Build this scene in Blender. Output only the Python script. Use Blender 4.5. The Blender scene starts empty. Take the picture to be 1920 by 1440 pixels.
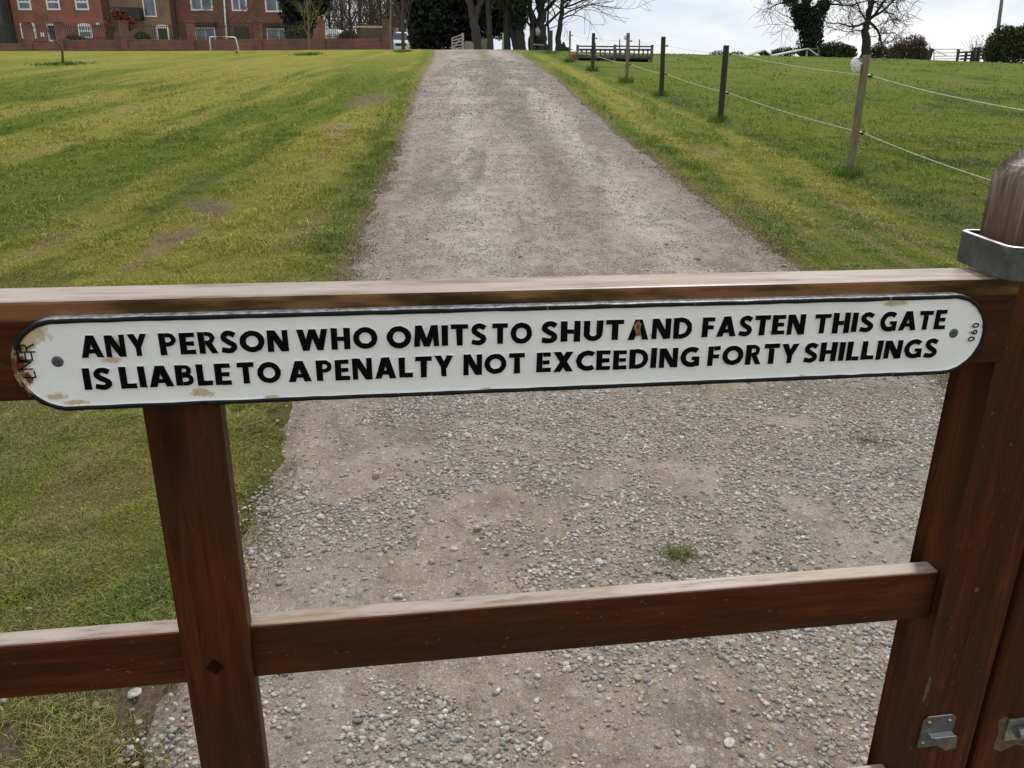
import bpy, math, random
import numpy as np
from mathutils import Matrix, Vector
R_ = math.radians
S = bpy.context.scene
COL = S.collection
rng = np.random.default_rng(7)

# ------------------------------------------------------------------ camera
FPX, PITCH, ROLL, YAW = 1480.0, R_(20.1), R_(0.6), R_(8.4)
CAM = np.array([0, 0, 1.5])
_cp, _sp = math.cos(PITCH), math.sin(PITCH)
FW = np.array([0, _cp, -_sp]); UP = np.array([0, _sp, _cp]); RT = np.array([1., 0, 0])
R2 = RT*math.cos(ROLL)+UP*math.sin(ROLL); U2 = -RT*math.sin(ROLL)+UP*math.cos(ROLL)
cd = bpy.data.cameras.new("camera"); cam = bpy.data.objects.new("camera", cd); COL.objects.link(cam)
cd.sensor_width = 36; cd.lens = FPX/1920*36; cd.clip_start = .05; cd.clip_end = 2000
cam.matrix_world = Matrix(((R2[0], U2[0], -FW[0], 0), (R2[1], U2[1], -FW[1], 0), (R2[2], U2[2], -FW[2], 1.5), (0, 0, 0, 1)))
cd.dof.use_dof = False
S.camera = cam

# ------------------------------------------------------------------ sky, sun, exposure
SUN_EL, SUN_AZ = R_(48), R_(22)          # ahead of the camera, a little to the right
w = bpy.data.worlds.new("World"); S.world = w; w.use_nodes = True
nt = w.node_tree; nt.nodes.clear()
def N(nt, t, **k):
    n = nt.nodes.new(t)
    for a, b in k.items(): setattr(n, a, b)
    return n
out = N(nt, 'ShaderNodeOutputWorld'); bg = N(nt, 'ShaderNodeBackground'); sky = N(nt, 'ShaderNodeTexSky')
sky.sky_type = 'NISHITA'; sky.sun_disc = False; sky.sun_elevation = SUN_EL; sky.sun_rotation = SUN_AZ
tc = N(nt, 'ShaderNodeTexCoord'); mp = N(nt, 'ShaderNodeMapping'); mp.inputs['Scale'].default_value = (1, 1, 3.4)
n1 = N(nt, 'ShaderNodeTexNoise'); n1.inputs['Scale'].default_value = 2.6; n1.inputs['Detail'].default_value = 6; n1.inputs['Roughness'].default_value = .55
cr = N(nt, 'ShaderNodeValToRGB'); cr.color_ramp.elements[0].position = .40; cr.color_ramp.elements[1].position = .56
cr.color_ramp.elements[0].color = (7.1, 7.8, 8.8, 1); cr.color_ramp.elements[1].color = (9.9, 10.0, 10.1, 1)
mx = N(nt, 'ShaderNodeMix', data_type='RGBA'); mx.inputs[0].default_value = .9
nt.links.new(tc.outputs['Generated'], mp.inputs[0]); nt.links.new(mp.outputs[0], n1.inputs['Vector'])
nt.links.new(n1.outputs['Fac'], cr.inputs[0]); nt.links.new(sky.outputs[0], mx.inputs[6]); nt.links.new(cr.outputs[0], mx.inputs[7])
nt.links.new(mx.outputs[2], bg.inputs[0]); bg.inputs[1].default_value = .092
nt.links.new(bg.outputs[0], out.inputs[0])
sd = bpy.data.lights.new("sun", 'SUN'); sun = bpy.data.objects.new("sun", sd); COL.objects.link(sun)
sd.energy = 2.1; sd.angle = R_(8); sd.color = (1, .95, .87)
sv = Vector((math.sin(SUN_AZ)*math.cos(SUN_EL), math.cos(SUN_AZ)*math.cos(SUN_EL), math.sin(SUN_EL)))
sun.rotation_euler = sv.to_track_quat('Z', 'Y').to_euler()
S.view_settings.view_transform = 'Standard'; S.view_settings.look = 'None'
S.view_settings.exposure = 0.2; S.view_settings.gamma = 1
S.render.engine = 'CYCLES'
S.cycles.max_bounces = 6

# ------------------------------------------------------------------ terrain functions
_py = np.array([-60, -5, 0, 2, 4.1, 6.24, 10.6, 15.7, 23.2, 37.4, 45, 54, 62, 70, 80, 120, 400.])
_pz = np.array([0, 0, 0, 0, .03, .20, .71, 1.27, 2.06, 3.28, 3.73, 4.17, 4.46, 4.7, 4.9, 5, 2.])
_Y = np.arange(-70, 400, .1); _Z = np.interp(_Y, _py, _pz)
_k = np.exp(-.5*(np.arange(-30, 31)/11.)**2); _k /= _k.sum(); _Z = np.convolve(np.pad(_Z, 30, mode='edge'), _k, 'valid')
def vnoise(x, y, seed=0):
    x = np.asarray(x, float)+seed*17.13; y = np.asarray(y, float)+seed*7.77
    xi = np.floor(x).astype(np.int64); yi = np.floor(y).astype(np.int64); fx = x-xi; fy = y-yi
    fx = fx*fx*(3-2*fx); fy = fy*fy*(3-2*fy)
    def h(a, b):
        n = (a*374761393+b*668265263+seed*982451653) & 0xffffffff
        n = ((n ^ (n >> 13))*1274126177) & 0xffffffff
        return ((n ^ (n >> 16)) & 0xffff)/65535.
    return (h(xi, yi)*(1-fx)+h(xi+1, yi)*fx)*(1-fy)+(h(xi, yi+1)*(1-fx)+h(xi+1, yi+1)*fx)*fy
def fbm(x, y, seed=0, o=4):
    s = 0; a = .5; t = 0
    for i in range(o):
        s = s+a*vnoise(x*2**i, y*2**i, seed+i*3); t += a; a *= .55
    return s/t
def sstep(a, b, x): t = np.clip((x-a)/(b-a), 0, 1); return t*t*(3-2*t)
def g0(x, y):
    x = np.asarray(x, float); y = np.asarray(y, float)
    u = x/np.clip(y, 12, 500)
    f = np.interp(u, [-3, -.65, -.41, -.2, -.05, 0, .13, .3, .43, .54, .65, 3], [.05, .0080, .0056, .0022, 0, .0002, .0026, .0038, .0055, .0078, .011, .10])
    return np.interp(y, _Y, _Z)-f*np.clip(y, 12, 500)*sstep(4, 22, y)
_LE = np.array([(-.82, -6), (-.86, 1), (-.93, 1.53), (-.92, 1.78), (-.97, 2.47), (-1.01, 2.97), (-1.09, 3.58), (-1.27, 5.91), (-1.34, 6.63), (-1.42, 8.09), (-1.56, 10.54), (-1.84, 14.36), (-2.33, 21), (-2.98, 30.5), (-3.6, 38), (-4.4, 46), (-6.2, 60), (-9, 80)])
_RE = np.array([(2.9, -6), (2.6, 0), (2.27, 4.05), (2.28, 6.31), (2.16, 7.43), (2.03, 8.69), (1.87, 10.38), (1.69, 12.1), (1.48, 15), (1.27, 18.4), (1.0, 23), (.62, 29.4), (0.1, 37), (-.5, 46), (-2.4, 60), (-5, 80)])
def xl(y): y = np.asarray(y, float); return np.interp(y, _LE[:, 1], _LE[:, 0])+.16*(fbm(y*1.3, y*0, 41)-.5)+.10*(fbm(y*6, 0*y, 44, 3)-.5)
def xr(y): y = np.asarray(y, float); return np.interp(y, _RE[:, 1], _RE[:, 0])+.22*(fbm(y*1.1, y*0, 51)-.5)+.11*(fbm(y*5, 0*y, 55, 3)-.5)
def ground(x, y):      # the lawn and field
    e = np.minimum(x-xl(y), xr(y)-x)
    micro = .035*(fbm(x*1.7, y*1.7, 3, 3)-.5)*sstep(1, 4, y)+.02*(fbm(x*6, y*6, 5, 2)-.5)
    return g0(x, y)+micro+.022*sstep(-.9, -.1, -e-1)*0+.018-.063*sstep(-.16, .14, e)
def road_z(x, y):
    return g0(x, y)+.002+.016*(fbm(x*2.2, y*2.2, 9, 3)-.5)+.004*(vnoise(x*14, y*14, 12)-.5)
def gz(x, y): return float(ground(x, y))
def ray(px, py): return FW+R2*((px-960)/FPX)-U2*((py-720)/FPX)
def at(px, py, Y): d = ray(px, py); return CAM+d*(Y/d[1])
def onground(px, py):
    d = ray(px, py); t = .5
    while t < 300:
        p = CAM+d*t
        if p[2] < gz(p[0], p[1]): break
        t += .03*max(1, t*.2)
    return p
mpp = lambda Y: Y*1.0/FPX*.97       # metres per photo pixel at distance Y

# ------------------------------------------------------------------ object helpers
WLOC = {}
def tag(o, label=None, cat=None, group=None, kind=None):
    if label: o['label'] = label
    if cat: o['category'] = cat
    if group: o['group'] = group
    if kind: o['kind'] = kind
    return o
def mesh_np(name, V, F, mats, loc=(0, 0, 0), parent=None, smooth=False, mi=None, col=None, uv=None):
    """V (n,3), F list of index lists or (m,k) array"""
    me = bpy.data.meshes.new(name); V = np.asarray(V, float).reshape(-1, 3)
    if isinstance(F, np.ndarray):
        m, k = F.shape; li = F.ravel(); ls = np.arange(m)*k
    else:
        m = len(F); ln = np.fromiter((len(f) for f in F), int, m); li = np.fromiter((i for f in F for i in f), int, int(ln.sum())); ls = np.concatenate([[0], np.cumsum(ln)[:-1]]) if m else np.zeros(0, int)
    me.vertices.add(len(V)); me.vertices.foreach_set('co', V.astype(np.float32).ravel())
    me.loops.add(len(li)); me.loops.foreach_set('vertex_index', li.astype(np.int32))
    me.polygons.add(m); me.polygons.foreach_set('loop_start', ls.astype(np.int32))
    if mi is not None: me.polygons.foreach_set('material_index', np.asarray(mi, np.int32))
    me.update(calc_edges=True)
    me.polygons.foreach_set('use_smooth', np.full(m, bool(smooth)))
    if col is not None:
        a = me.color_attributes.new('col', 'FLOAT_COLOR', 'POINT')
        c = np.ones((len(V), 4), np.float32); c[:, :3] = col; a.data.foreach_set('color', c.ravel())
    if uv is not None:
        u = me.uv_layers.new(name='UVMap'); u.data.foreach_set('uv', np.asarray(uv, np.float32)[li].ravel())
    for mt in (mats if isinstance(mats, (list, tuple)) else [mats]): me.materials.append(mt)
    o = bpy.data.objects.new(name, me); COL.objects.link(o); o.location = loc
    if parent: o.parent = parent
    return o
def empty(name, loc, rz=0):
    o = bpy.data.objects.new(name, None); COL.objects.link(o); o.location = loc; o.rotation_euler = (0, 0, rz)
    o.empty_display_size = .2; WLOC[o.name] = np.array(loc, float); return o
class MB:
    def __init__(s): s.V = []; s.F = []; s.M = []; s.n = 0; s.C = []
    def add(s, V, F, m=0, c=None):
        V = np.asarray(V, float).reshape(-1, 3); s.V.append(V)
        for f in F: s.F.append([i+s.n for i in f]); s.M.append(m)
        if c is not None: s.C.append(np.tile(np.asarray(c, float), (len(V), 1)))
        s.n += len(V)
    def box(s, x0, x1, y0, y1, z0, z1, m=0):
        V = [(x, y, z) for x in (x0, x1) for y in (y0, y1) for z in (z0, z1)]
        s.add(V, [(0, 1, 3, 2), (4, 6, 7, 5), (0, 4, 5, 1), (2, 3, 7, 6), (0, 2, 6, 4), (1, 5, 7, 3)], m)
    def beam(s, a, b, w_, d_, m=0, upv=(0, 0, 1)):
        a = np.array(a, float); b = np.array(b, float); t = b-a; L = np.linalg.norm(t); t /= L
        u = np.cross(t, upv)
        if np.linalg.norm(u) < 1e-3: u = np.cross(t, (0, 1, 0))
        u /= np.linalg.norm(u); v = np.cross(u, t)
        V = [p+u*i*w_/2+v*j*d_/2 for p in (a, b) for i in (-1, 1) for j in (-1, 1)]
        s.add(V, [(0, 1, 3, 2), (4, 6, 7, 5), (0, 4, 5, 1), (2, 3, 7, 6), (0, 2, 6, 4), (1, 5, 7, 3)], m)
    def tube(s, P, r, k=8, m=0, cap=True):
        P = np.asarray(P, float); n = len(P); r = np.broadcast_to(np.asarray(r, float), (n,))
        T = np.gradient(P, axis=0); T /= np.linalg.norm(T, axis=1)[:, None]+1e-12
        ref = np.array([0, 0, 1.]) if abs(T[0][2]) < .9 else np.array([1., 0, 0])
        U = np.cross(T, ref); U /= np.linalg.norm(U, axis=1)[:, None]+1e-9; W_ = np.cross(T, U)
        a = np.arange(k)*2*math.pi/k
        V = (P[:, None]+r[:, None, None]*(np.cos(a)[None, :, None]*U[:, None]+np.sin(a)[None, :, None]*W_[:, None])).reshape(-1, 3)
        F = [(i*k+j, i*k+(j+1) % k, (i+1)*k+(j+1) % k, (i+1)*k+j) for i in range(n-1) for j in range(k)]
        if cap: F += [tuple(range(k))[::-1], tuple((n-1)*k+j for j in range(k))]
        s.add(V, F, m)
    def prism(s, pts, y0, y1, m=0, mside=None):      # outline in x,z extruded along y (y0 = front)
        n = len(pts); V = [(x, y0, z) for x, z in pts]+[(x, y1, z) for x, z in pts]
        s.add(V, [tuple(range(n))], m); s.n -= 2*n; s.V.pop()
        s.add(V, [tuple(range(n, 2*n))[::-1]]+[(i, (i+1) % n, n+(i+1) % n, n+i) for i in range(n)], m if mside is None else mside)
    def build(s, name, mat, parent=None, local=False, loc=None, smooth=False, bevel=0, seg=2):
        V = np.concatenate(s.V)
        if local: o = mesh_np(name, V, s.F, mat, (0, 0, 0), parent, smooth, s.M)
        else:
            base = WLOC[parent.name] if parent else np.zeros(3)
            if loc is None and not parent: loc = np.array([(V[:, 0].min()+V[:, 0].max())/2, (V[:, 1].min()+V[:, 1].max())/2, V[:, 2].min()])
            L = base if loc is None else np.array(loc, float)
            o = mesh_np(name, V-L, s.F, mat, L-base, parent, smooth, s.M); WLOC[o.name] = L
        if bevel:
            b = o.modifiers.new('bevel', 'BEVEL'); b.width = bevel; b.segments = seg; b.limit_method = 'ANGLE'
        return o

# ------------------------------------------------------------------ materials
def mat(name):
    m = bpy.data.materials.new(name); m.use_nodes = True; nt = m.node_tree
    return m, nt, nt.nodes['Principled BSDF']
def L(nt, a, b): nt.links.new(a, b)
def ramp(nt, fac, stops):
    c = N(nt, 'ShaderNodeValToRGB'); e = c.color_ramp.elements
    while len(e) < len(stops): e.new(.5)
    for i, (p, col) in enumerate(stops): e[i].position = p; e[i].color = (*col, 1) if len(col) == 3 else col
    L(nt, fac, c.inputs[0]); return c.outputs[0]
def noise(nt, vec, scale, detail=4, rough=.55, dist=0):
    n = N(nt, 'ShaderNodeTexNoise'); n.inputs['Scale'].default_value = scale; n.inputs['Detail'].default_value = detail
    n.inputs['Roughness'].default_value = rough; n.inputs['Distortion'].default_value = dist
    if vec is not None: L(nt, vec, n.inputs['Vector'])
    return n.outputs['Fac']
def mapping(nt, scale=(1, 1, 1), rot=(0, 0, 0), src='Object', loc=(0, 0, 0)):
    t = N(nt, 'ShaderNodeTexCoord'); m = N(nt, 'ShaderNodeMapping'); m.inputs['Scale'].default_value = scale; m.inputs['Rotation'].default_value = rot; m.inputs['Location'].default_value = loc
    L(nt, t.outputs[src], m.inputs[0]); return m.outputs[0]
def mixc(nt, f, a, b, mode='MIX'):
    m = N(nt, 'ShaderNodeMix', data_type='RGBA', blend_type=mode)
    for i, v in ((0, f), (6, a), (7, b)):
        if isinstance(v, (int, float)): m.inputs[i].default_value = v
        elif isinstance(v, tuple): m.inputs[i].default_value = (*v, 1)
        else: L(nt, v, m.inputs[i])
    return m.outputs[2]
def mth(nt, op, a, b=0., clamp=False):
    m = N(nt, 'ShaderNodeMath', operation=op); m.use_clamp = clamp
    for i, v in ((0, a), (1, b)):
        if isinstance(v, (int, float)): m.inputs[i].default_value = v
        else: L(nt, v, m.inputs[i])
    return m.outputs[0]
def bump(nt, p, h, strength=.3, dist=.01):
    b = N(nt, 'ShaderNodeBump'); b.inputs['Strength'].default_value = strength; b.inputs['Distance'].default_value = dist
    L(nt, h, b.inputs['Height']); L(nt, b.outputs[0], p.inputs['Normal'])
def simple(name, col, rough=.7, metal=0, var=.25, scale=8., bstr=.15, bdist=.005, spec=.5, stretch=(1, 1, 1)):
    m, nt, p = mat(name); v = mapping(nt, stretch); f = noise(nt, v, scale, 5, .6)
    c = tuple(col)
    L(nt, ramp(nt, f, [(.3, tuple(x*(1-var) for x in c)), (.7, tuple(min(1, x*(1+var)) for x in c))]), p.inputs['Base Color'])
    p.inputs['Roughness'].default_value = rough; p.inputs['Metallic'].default_value = metal; p.inputs['Specular IOR Level'].default_value = spec
    bump(nt, p, noise(nt, v, scale*4, 4), bstr, bdist); return m

def wood_stain(name, axis, blotch=False, horn=False):
    """dark red-brown stained timber; grain runs along axis; the coat is weathered pale on faces that look up"""
    m, nt, p = mat(name)
    sc = {'x': (5, 60, 60), 'z': (60, 60, 5)}[axis]
    v = mapping(nt, sc); f = noise(nt, v, 1.0, 6, .6, .6)
    sc2 = {'x': (16, 330, 330), 'z': (330, 330, 16)}[axis]; f2 = noise(nt, mapping(nt, sc2), 1., 4, .7)
    base = ramp(nt, f, [(.28, (.036, .011, .0035)), (.5, (.060, .0185, .006)), (.72, (.095, .031, .010))])
    base = mixc(nt, 1., base, ramp(nt, f2, [(.36, (.68, .66, .64)), (.44, (.96, .96, .96)), (.56, (1.02, 1.02, 1.02)), (.66, (1.25, 1.22, 1.18))]), 'MULTIPLY')
    # larger stains: olive-dark weathering
    big = noise(nt, mapping(nt, {'x': (4, 14, 14), 'z': (14, 14, 4)}[axis], loc=(3, 1, 2)), 1., 4, .6)
    base = mixc(nt, ramp(nt, big, [(.45, (0, 0, 0)), (.68, (.75, .75, .75))]), base, (.034, .019, .008))
    spk = noise(nt, mapping(nt, {'x': (160, 420, 420), 'z': (420, 420, 160)}[axis], loc=(7, 1, 2)), 1., 2, .5)
    base = mixc(nt, ramp(nt, spk, [(.70, (0, 0, 0)), (.76, (.55, .55, .55))]), base, (.20, .13, .08))
    knot = N(nt, 'ShaderNodeTexVoronoi'); knot.inputs['Scale'].default_value = 1.
    L(nt, mapping(nt, {'x': (2.6, 9, 9), 'z': (9, 9, 2.6)}[axis], loc=(.3, .1, .45)), knot.inputs['Vector'])
    base = mixc(nt, ramp(nt, knot.outputs['Distance'], [(.05, (.85, .85, .85)), (.16, (0, 0, 0))]), base, (.014, .007, .003))
    g = N(nt, 'ShaderNodeNewGeometry'); sx = N(nt, 'ShaderNodeSeparateXYZ'); L(nt, g.outputs['Normal'], sx.inputs[0])
    upf = ramp(nt, sx.outputs[2], [(.55, (0, 0, 0)), (.9, (1, 1, 1))])
    wn = noise(nt, mapping(nt, {'x': (9, 70, 70), 'z': (70, 70, 9)}[axis], loc=(1, 5, 3)), 1., 5, .65)
    wn2 = noise(nt, mapping(nt, {'x': (40, 420, 420), 'z': (420, 420, 40)}[axis], loc=(1, 5, 3)), 1., 4, .7)
    wn = mth(nt, 'ADD', mth(nt, 'MULTIPLY', wn, .68), mth(nt, 'MULTIPLY', wn2, .32))
    pale = ramp(nt, wn, [(.27, (.11, .045, .022)), (.39, (.20, .12, .085)), (.50, (.36, .28, .24)), (.64, (.43, .35, .31)), (.74, (.20, .13, .06))])
    lich = noise(nt, mapping(nt, {'x': (5, 20, 20), 'z': (20, 20, 5)}[axis], loc=(9, 2, 5)), 1., 5, .65)
    pale = mixc(nt, ramp(nt, lich, [(.48, (0, 0, 0)), (.62, (.6, .6, .6))]), pale, (.27, .20, .09))
    edge = ramp(nt, sx.outputs[2], [(.12, (0, 0, 0)), (.3, (.8, .8, .8)), (.8, (.8, .8, .8)), (.92, (0, 0, 0))])
    col = mixc(nt, edge, mixc(nt, upf, base, pale), mixc(nt, wn2, (.16, .045, .025), (.30, .18, .12)))
    if blotch:     # ochre and mould blotches along the upper edge of the front face
        tcn = N(nt, 'ShaderNodeTexCoord'); s2 = N(nt, 'ShaderNodeSeparateXYZ'); L(nt, tcn.outputs['Object'], s2.inputs[0])
        band = ramp(nt, mth(nt, 'SUBTRACT', s2.outputs[2], .9), [(.438, (0, 0, 0)), (.441, (1, 1, 1))])
        b1 = noise(nt, mapping(nt, (8, 45, 45), loc=(2, 2, 2)), 1., 5, .55)
        oc = ramp(nt, b1, [(.30, (.035, .018, .007)), (.42, (.085, .045, .016)), (.50, (.19, .10, .04)), (.57, (.22, .09, .045)), (.64, (.30, .19, .10)), (.72, (.07, .045, .015))])
        col = mixc(nt, mth(nt, 'MULTIPLY', band, mth(nt, 'SUBTRACT', 1., upf)), col, oc)
    if horn:       # bare grey weathered top of the stile
        tcn = N(nt, 'ShaderNodeTexCoord'); s2 = N(nt, 'ShaderNodeSeparateXYZ'); L(nt, tcn.outputs['Object'], s2.inputs[0])
        zz = mth(nt, 'ADD', s2.outputs[2], mth(nt, 'MULTIPLY', noise(nt, mapping(nt, (90, 90, 6)), 1., 4), .05))
        wt = ramp(nt, mth(nt, 'SUBTRACT', zz, .9), [(.475, (0, 0, 0)), (.565, (1, 1, 1))])
        gr = ramp(nt, noise(nt, mapping(nt, (160, 160, 10)), 1., 5, .7), [(.35, (.10, .07, .045)), (.5, (.19, .14, .10)), (.66, (.36, .31, .26))])
        gr = mixc(nt, upf, gr, ramp(nt, noise(nt, mapping(nt, (300, 300, 300)), 1., 3), [(.35, (.12, .10, .10)), (.65, (.42, .36, .36))]))
        lower = mixc(nt, .55, col, (.13, .065, .035))
        col = mixc(nt, ramp(nt, mth(nt, 'SUBTRACT', zz, .9), [(.44, (0, 0, 0)), (.50, (1, 1, 1))]), col, lower)
        col = mixc(nt, wt, col, gr)
    L(nt, col, p.inputs['Base Color'])
    L(nt, mixc(nt, upf, (.42, .42, .42), ramp(nt, wn, [(.35, (.3, .3, .3)), (.7, (.5, .5, .5))])), p.inputs['Roughness'])
    L(nt, mixc(nt, upf, (.07, .07, .07), (.35, .35, .35)), p.inputs['Specular IOR Level'])
    hb = mth(nt, 'ADD', mth(nt, 'MULTIPLY', f2, .6), f)
    bump(nt, p, hb, .35, .0012); return m
M_WX = wood_stain('stained timber along', 'x'); M_WXT = wood_stain('stained top rail timber', 'x', blotch=True)
M_WZ = wood_stain('stained timber upright', 'z'); M_WZH = wood_stain('stained stile timber', 'z', horn=True)

def galv(name, base=(.33, .34, .35), rust=.0, skylit=False):
    m, nt, p = mat(name); v = mapping(nt, (1, 1, 1))
    f = noise(nt, v, 60, 5, .65); f3 = noise(nt, v, 22, 3, .6)
    c = ramp(nt, f, [(.3, tuple(x*.55 for x in base)), (.55, base), (.75, tuple(min(1, x*1.5) for x in base))])
    if rust: c = mixc(nt, ramp(nt, f3, [(.5, (0, 0, 0)), (.62, (rust, rust, rust))]), c, (.16, .07, .03))
    if skylit:  # pale sky glint mixed into the metal colour where faces look up
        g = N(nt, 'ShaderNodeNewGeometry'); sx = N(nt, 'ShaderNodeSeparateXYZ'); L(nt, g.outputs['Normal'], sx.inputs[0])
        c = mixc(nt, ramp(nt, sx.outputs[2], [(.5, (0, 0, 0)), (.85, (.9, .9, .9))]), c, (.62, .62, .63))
    L(nt, c, p.inputs['Base Color']); p.inputs['Metallic'].default_value = .8
    L(nt, ramp(nt, f3, [(.3, (.38, .38, .38)), (.7, (.62, .62, .62))]), p.inputs['Roughness'])
    bump(nt, p, f, .2, .001); return m
M_GALV = galv('galvanised steel', (.12, .125, .12), skylit=True); M_ZINC = galv('zinc plated steel', (.30, .31, .29), .5)
M_SCREW = simple("screw metal", (.10, .105, .11), .45, .7, .4, 400, .3, .0004)

# sign paint with rust blooms at the places the paint has failed (gate-local coordinates)
def sign_paint(name, base, rough, blobs, black=False, spots=True, rim=False):
    m, nt, p = mat(name)
    tcn = N(nt, 'ShaderNodeTexCoord'); v = tcn.outputs['Object']
    n1 = noise(nt, v, 240, 5, .7); n2 = noise(nt, v, 90, 4, .65)
    col = ramp(nt, noise(nt, v, 30, 4), [(.3, tuple(x*.93 for x in base)), (.7, base)])
    tot = None; deep = None
    for (bx, bz, rx, rz, dp) in blobs:
        mpn = N(nt, 'ShaderNodeMapping'); mpn.vector_type = 'TEXTURE'; mpn.inputs['Location'].default_value = (bx, 0, bz); mpn.inputs['Scale'].default_value = (rx, 1., rz)
        L(nt, v, mpn.inputs[0]); ln = N(nt, 'ShaderNodeVectorMath', operation='LENGTH')
        s_ = N(nt, 'ShaderNodeVectorMath', operation='MULTIPLY'); s_.inputs[1].default_value = (1, 0, 1); L(nt, mpn.outputs[0], s_.inputs[0]); L(nt, s_.outputs[0], ln.inputs[0])
        d = mth(nt, 'SUBTRACT', 1.25, ln.outputs['Value'])
        d = mth(nt, 'ADD', d, mth(nt, 'MULTIPLY', mth(nt, 'SUBTRACT', n2, .5), 3.2))
        d = mth(nt, 'ADD', d, mth(nt, 'MULTIPLY', mth(nt, 'SUBTRACT', n1, .5), 1.6))
        k = mth(nt, 'MULTIPLY', mth(nt, 'MULTIPLY', d, 1.8, True), 1.0)
        tot = k if tot is None else mth(nt, 'MAXIMUM', tot, k)
        if dp: 
            k2 = mth(nt, 'MULTIPLY', mth(nt, 'SUBTRACT', d, .35), 2.5, True)
            deep = k2 if deep is None else mth(nt, 'MAXIMUM', deep, k2)
    if tot is not None:
        rc = ramp(nt, n1, [(.3, (.42, .30, .13)), (.5, (.50, .36, .16)), (.68, (.30, .15, .04))])
        col = mixc(nt, mth(nt, 'MULTIPLY', tot, .8), col, rc)
        if deep is not None: col = mixc(nt, deep, col, ramp(nt, n1, [(.3, (.085, .022, .009)), (.6, (.17, .05, .015))]))
    if spots:
        sp = noise(nt, v, 170, 2, .4)
        col = mixc(nt, ramp(nt, sp, [(.735, (0, 0, 0)), (.76, (.5, .5, .5))]), col, (.16, .09, .05) if not black else (.35, .30, .27))
    if rim:        # mottled grey sky highlight painted into the colour of upward faces
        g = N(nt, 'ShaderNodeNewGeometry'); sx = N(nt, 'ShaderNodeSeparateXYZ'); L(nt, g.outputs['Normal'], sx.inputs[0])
        glint = noise(nt, v, 160, 5, .75)
        col = mixc(nt, mth(nt, 'MULTIPLY', ramp(nt, sx.outputs[2], [(.86, (0, 0, 0)), (.97, (1, 1, 1))]), ramp(nt, glint, [(.34, (.55, .55, .55)), (.5, (1, 1, 1))])), col, ramp(nt, glint, [(.4, (.22, .225, .235)), (.52, (.33, .34, .36)), (.62, (.48, .48, .49))]))
    L(nt, col, p.inputs['Base Color']); p.inputs['Roughness'].default_value = rough
    p.inputs['Specular IOR Level'].default_value = (.25 if rim else .04) if black else .5
    if not black: p.inputs['Coat Weight'].default_value = .25; p.inputs['Coat Roughness'].default_value = .3
    bump(nt, p, mth(nt, 'ADD', mth(nt, 'MULTIPLY', noise(nt, v, 120, 4, .6), 1.), mth(nt, 'MULTIPLY', noise(nt, v, 420, 2), .25)), .45, .0012); return m
M_SWHITE = sign_paint('white sign enamel', (.83, .84, .81), .35, [(-.357, 1.3305, .010, .007, 0), (-.3655, 1.322, .006, .007, 0), (-.3715, 1.3090, .0058, .015, 1), (-.3675, 1.2965, .0036, .007, 1), (-.3700, 1.318, .005, .007, 1), (-.351, 1.281, .008, .0025, 0), (-.338, 1.2755, .010, .0018, 0), (-.243, 1.2795, .008, .0035, 0), (-.3015, 1.321, .003, .006, 0), (-.307, 1.3085, .006, .002, 0), (-.19, 1.2738, .006, .001, 0), (-.02, 1.2733, .006, .001, 0), (.255, 1.2733, .004, .001, 0), (.104, 1.3195, .003, .007, 0), (.332, 1.3355, .012, .002, 0)])
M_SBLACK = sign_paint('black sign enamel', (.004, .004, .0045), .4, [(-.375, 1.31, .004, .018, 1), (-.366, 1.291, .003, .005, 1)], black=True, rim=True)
M_LETTER = sign_paint('black letter enamel', (.0035, .0035, .004), .45, [(.1045, 1.3195, .0028, .008, 1)], black=True, spots=False)

def attr_mat(name, rough=.8, trans=0., bumps=None, vary=.0, spec=.25):
    m, nt, p = mat(name); a = N(nt, 'ShaderNodeAttribute', attribute_name='col'); c = a.outputs['Color']
    if vary:
        f = noise(nt, mapping(nt), vary, 4, .65); c = mixc(nt, 1., c, ramp(nt, f, [(.3, (.62, .62, .62)), (.7, (1.35, 1.35, 1.35))]), 'MULTIPLY')
    L(nt, c, p.inputs['Base Color']); p.inputs['Roughness'].default_value = rough; p.inputs['Specular IOR Level'].default_value = spec
    if bumps: bump(nt, p, noise(nt, mapping(nt), bumps[0], 5, .7), bumps[1], bumps[2])
    return m
M_STONE = attr_mat('pebble', .75, vary=90, bumps=(220, .4, .0015))
M_BLADE = attr_mat('grass blade', .6, spec=.1)
# lawn sheet
M_LAWN, nt, p = mat('lawn and field')
a = N(nt, 'ShaderNodeAttribute', attribute_name='col'); c = a.outputs['Color']
f = noise(nt, mapping(nt, (1, .5, 1)), 9, 9, .8); f2 = noise(nt, mapping(nt, (1, .6, 1)), 60, 7, .8); f3 = noise(nt, mapping(nt, (1, .5, 1)), 3.2, 5, .7)
c = mixc(nt, 1., c, ramp(nt, f, [(.3, (.62, .64, .6)), (.5, (1, 1, 1)), (.7, (1.3, 1.27, 1.2))]), 'MULTIPLY')
c = mixc(nt, 1., c, ramp(nt, f2, [(.3, (.55, .58, .55)), (.5, (1, 1, 1)), (.7, (1.4, 1.36, 1.25))]), 'MULTIPLY')
c = mixc(nt, ramp(nt, f3, [(.62, (0, 0, 0)), (.8, (.6, .6, .6))]), c, (.10, .13, .035))
c = mixc(nt, ramp(nt, noise(nt, mapping(nt, (1, .5, 1), loc=(4, 4, 0)), 5.5, 6, .8), [(.70, (0, 0, 0)), (.76, (.65, .65, .65))]), c, (.085, .062, .035))
L(nt, c, p.inputs['Base Color']); p.inputs['Roughness'].default_value = .95; p.inputs['Specular IOR Level'].default_value = .05
bump(nt, p, mth(nt, 'ADD', f, f2), .8, .05)
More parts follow.
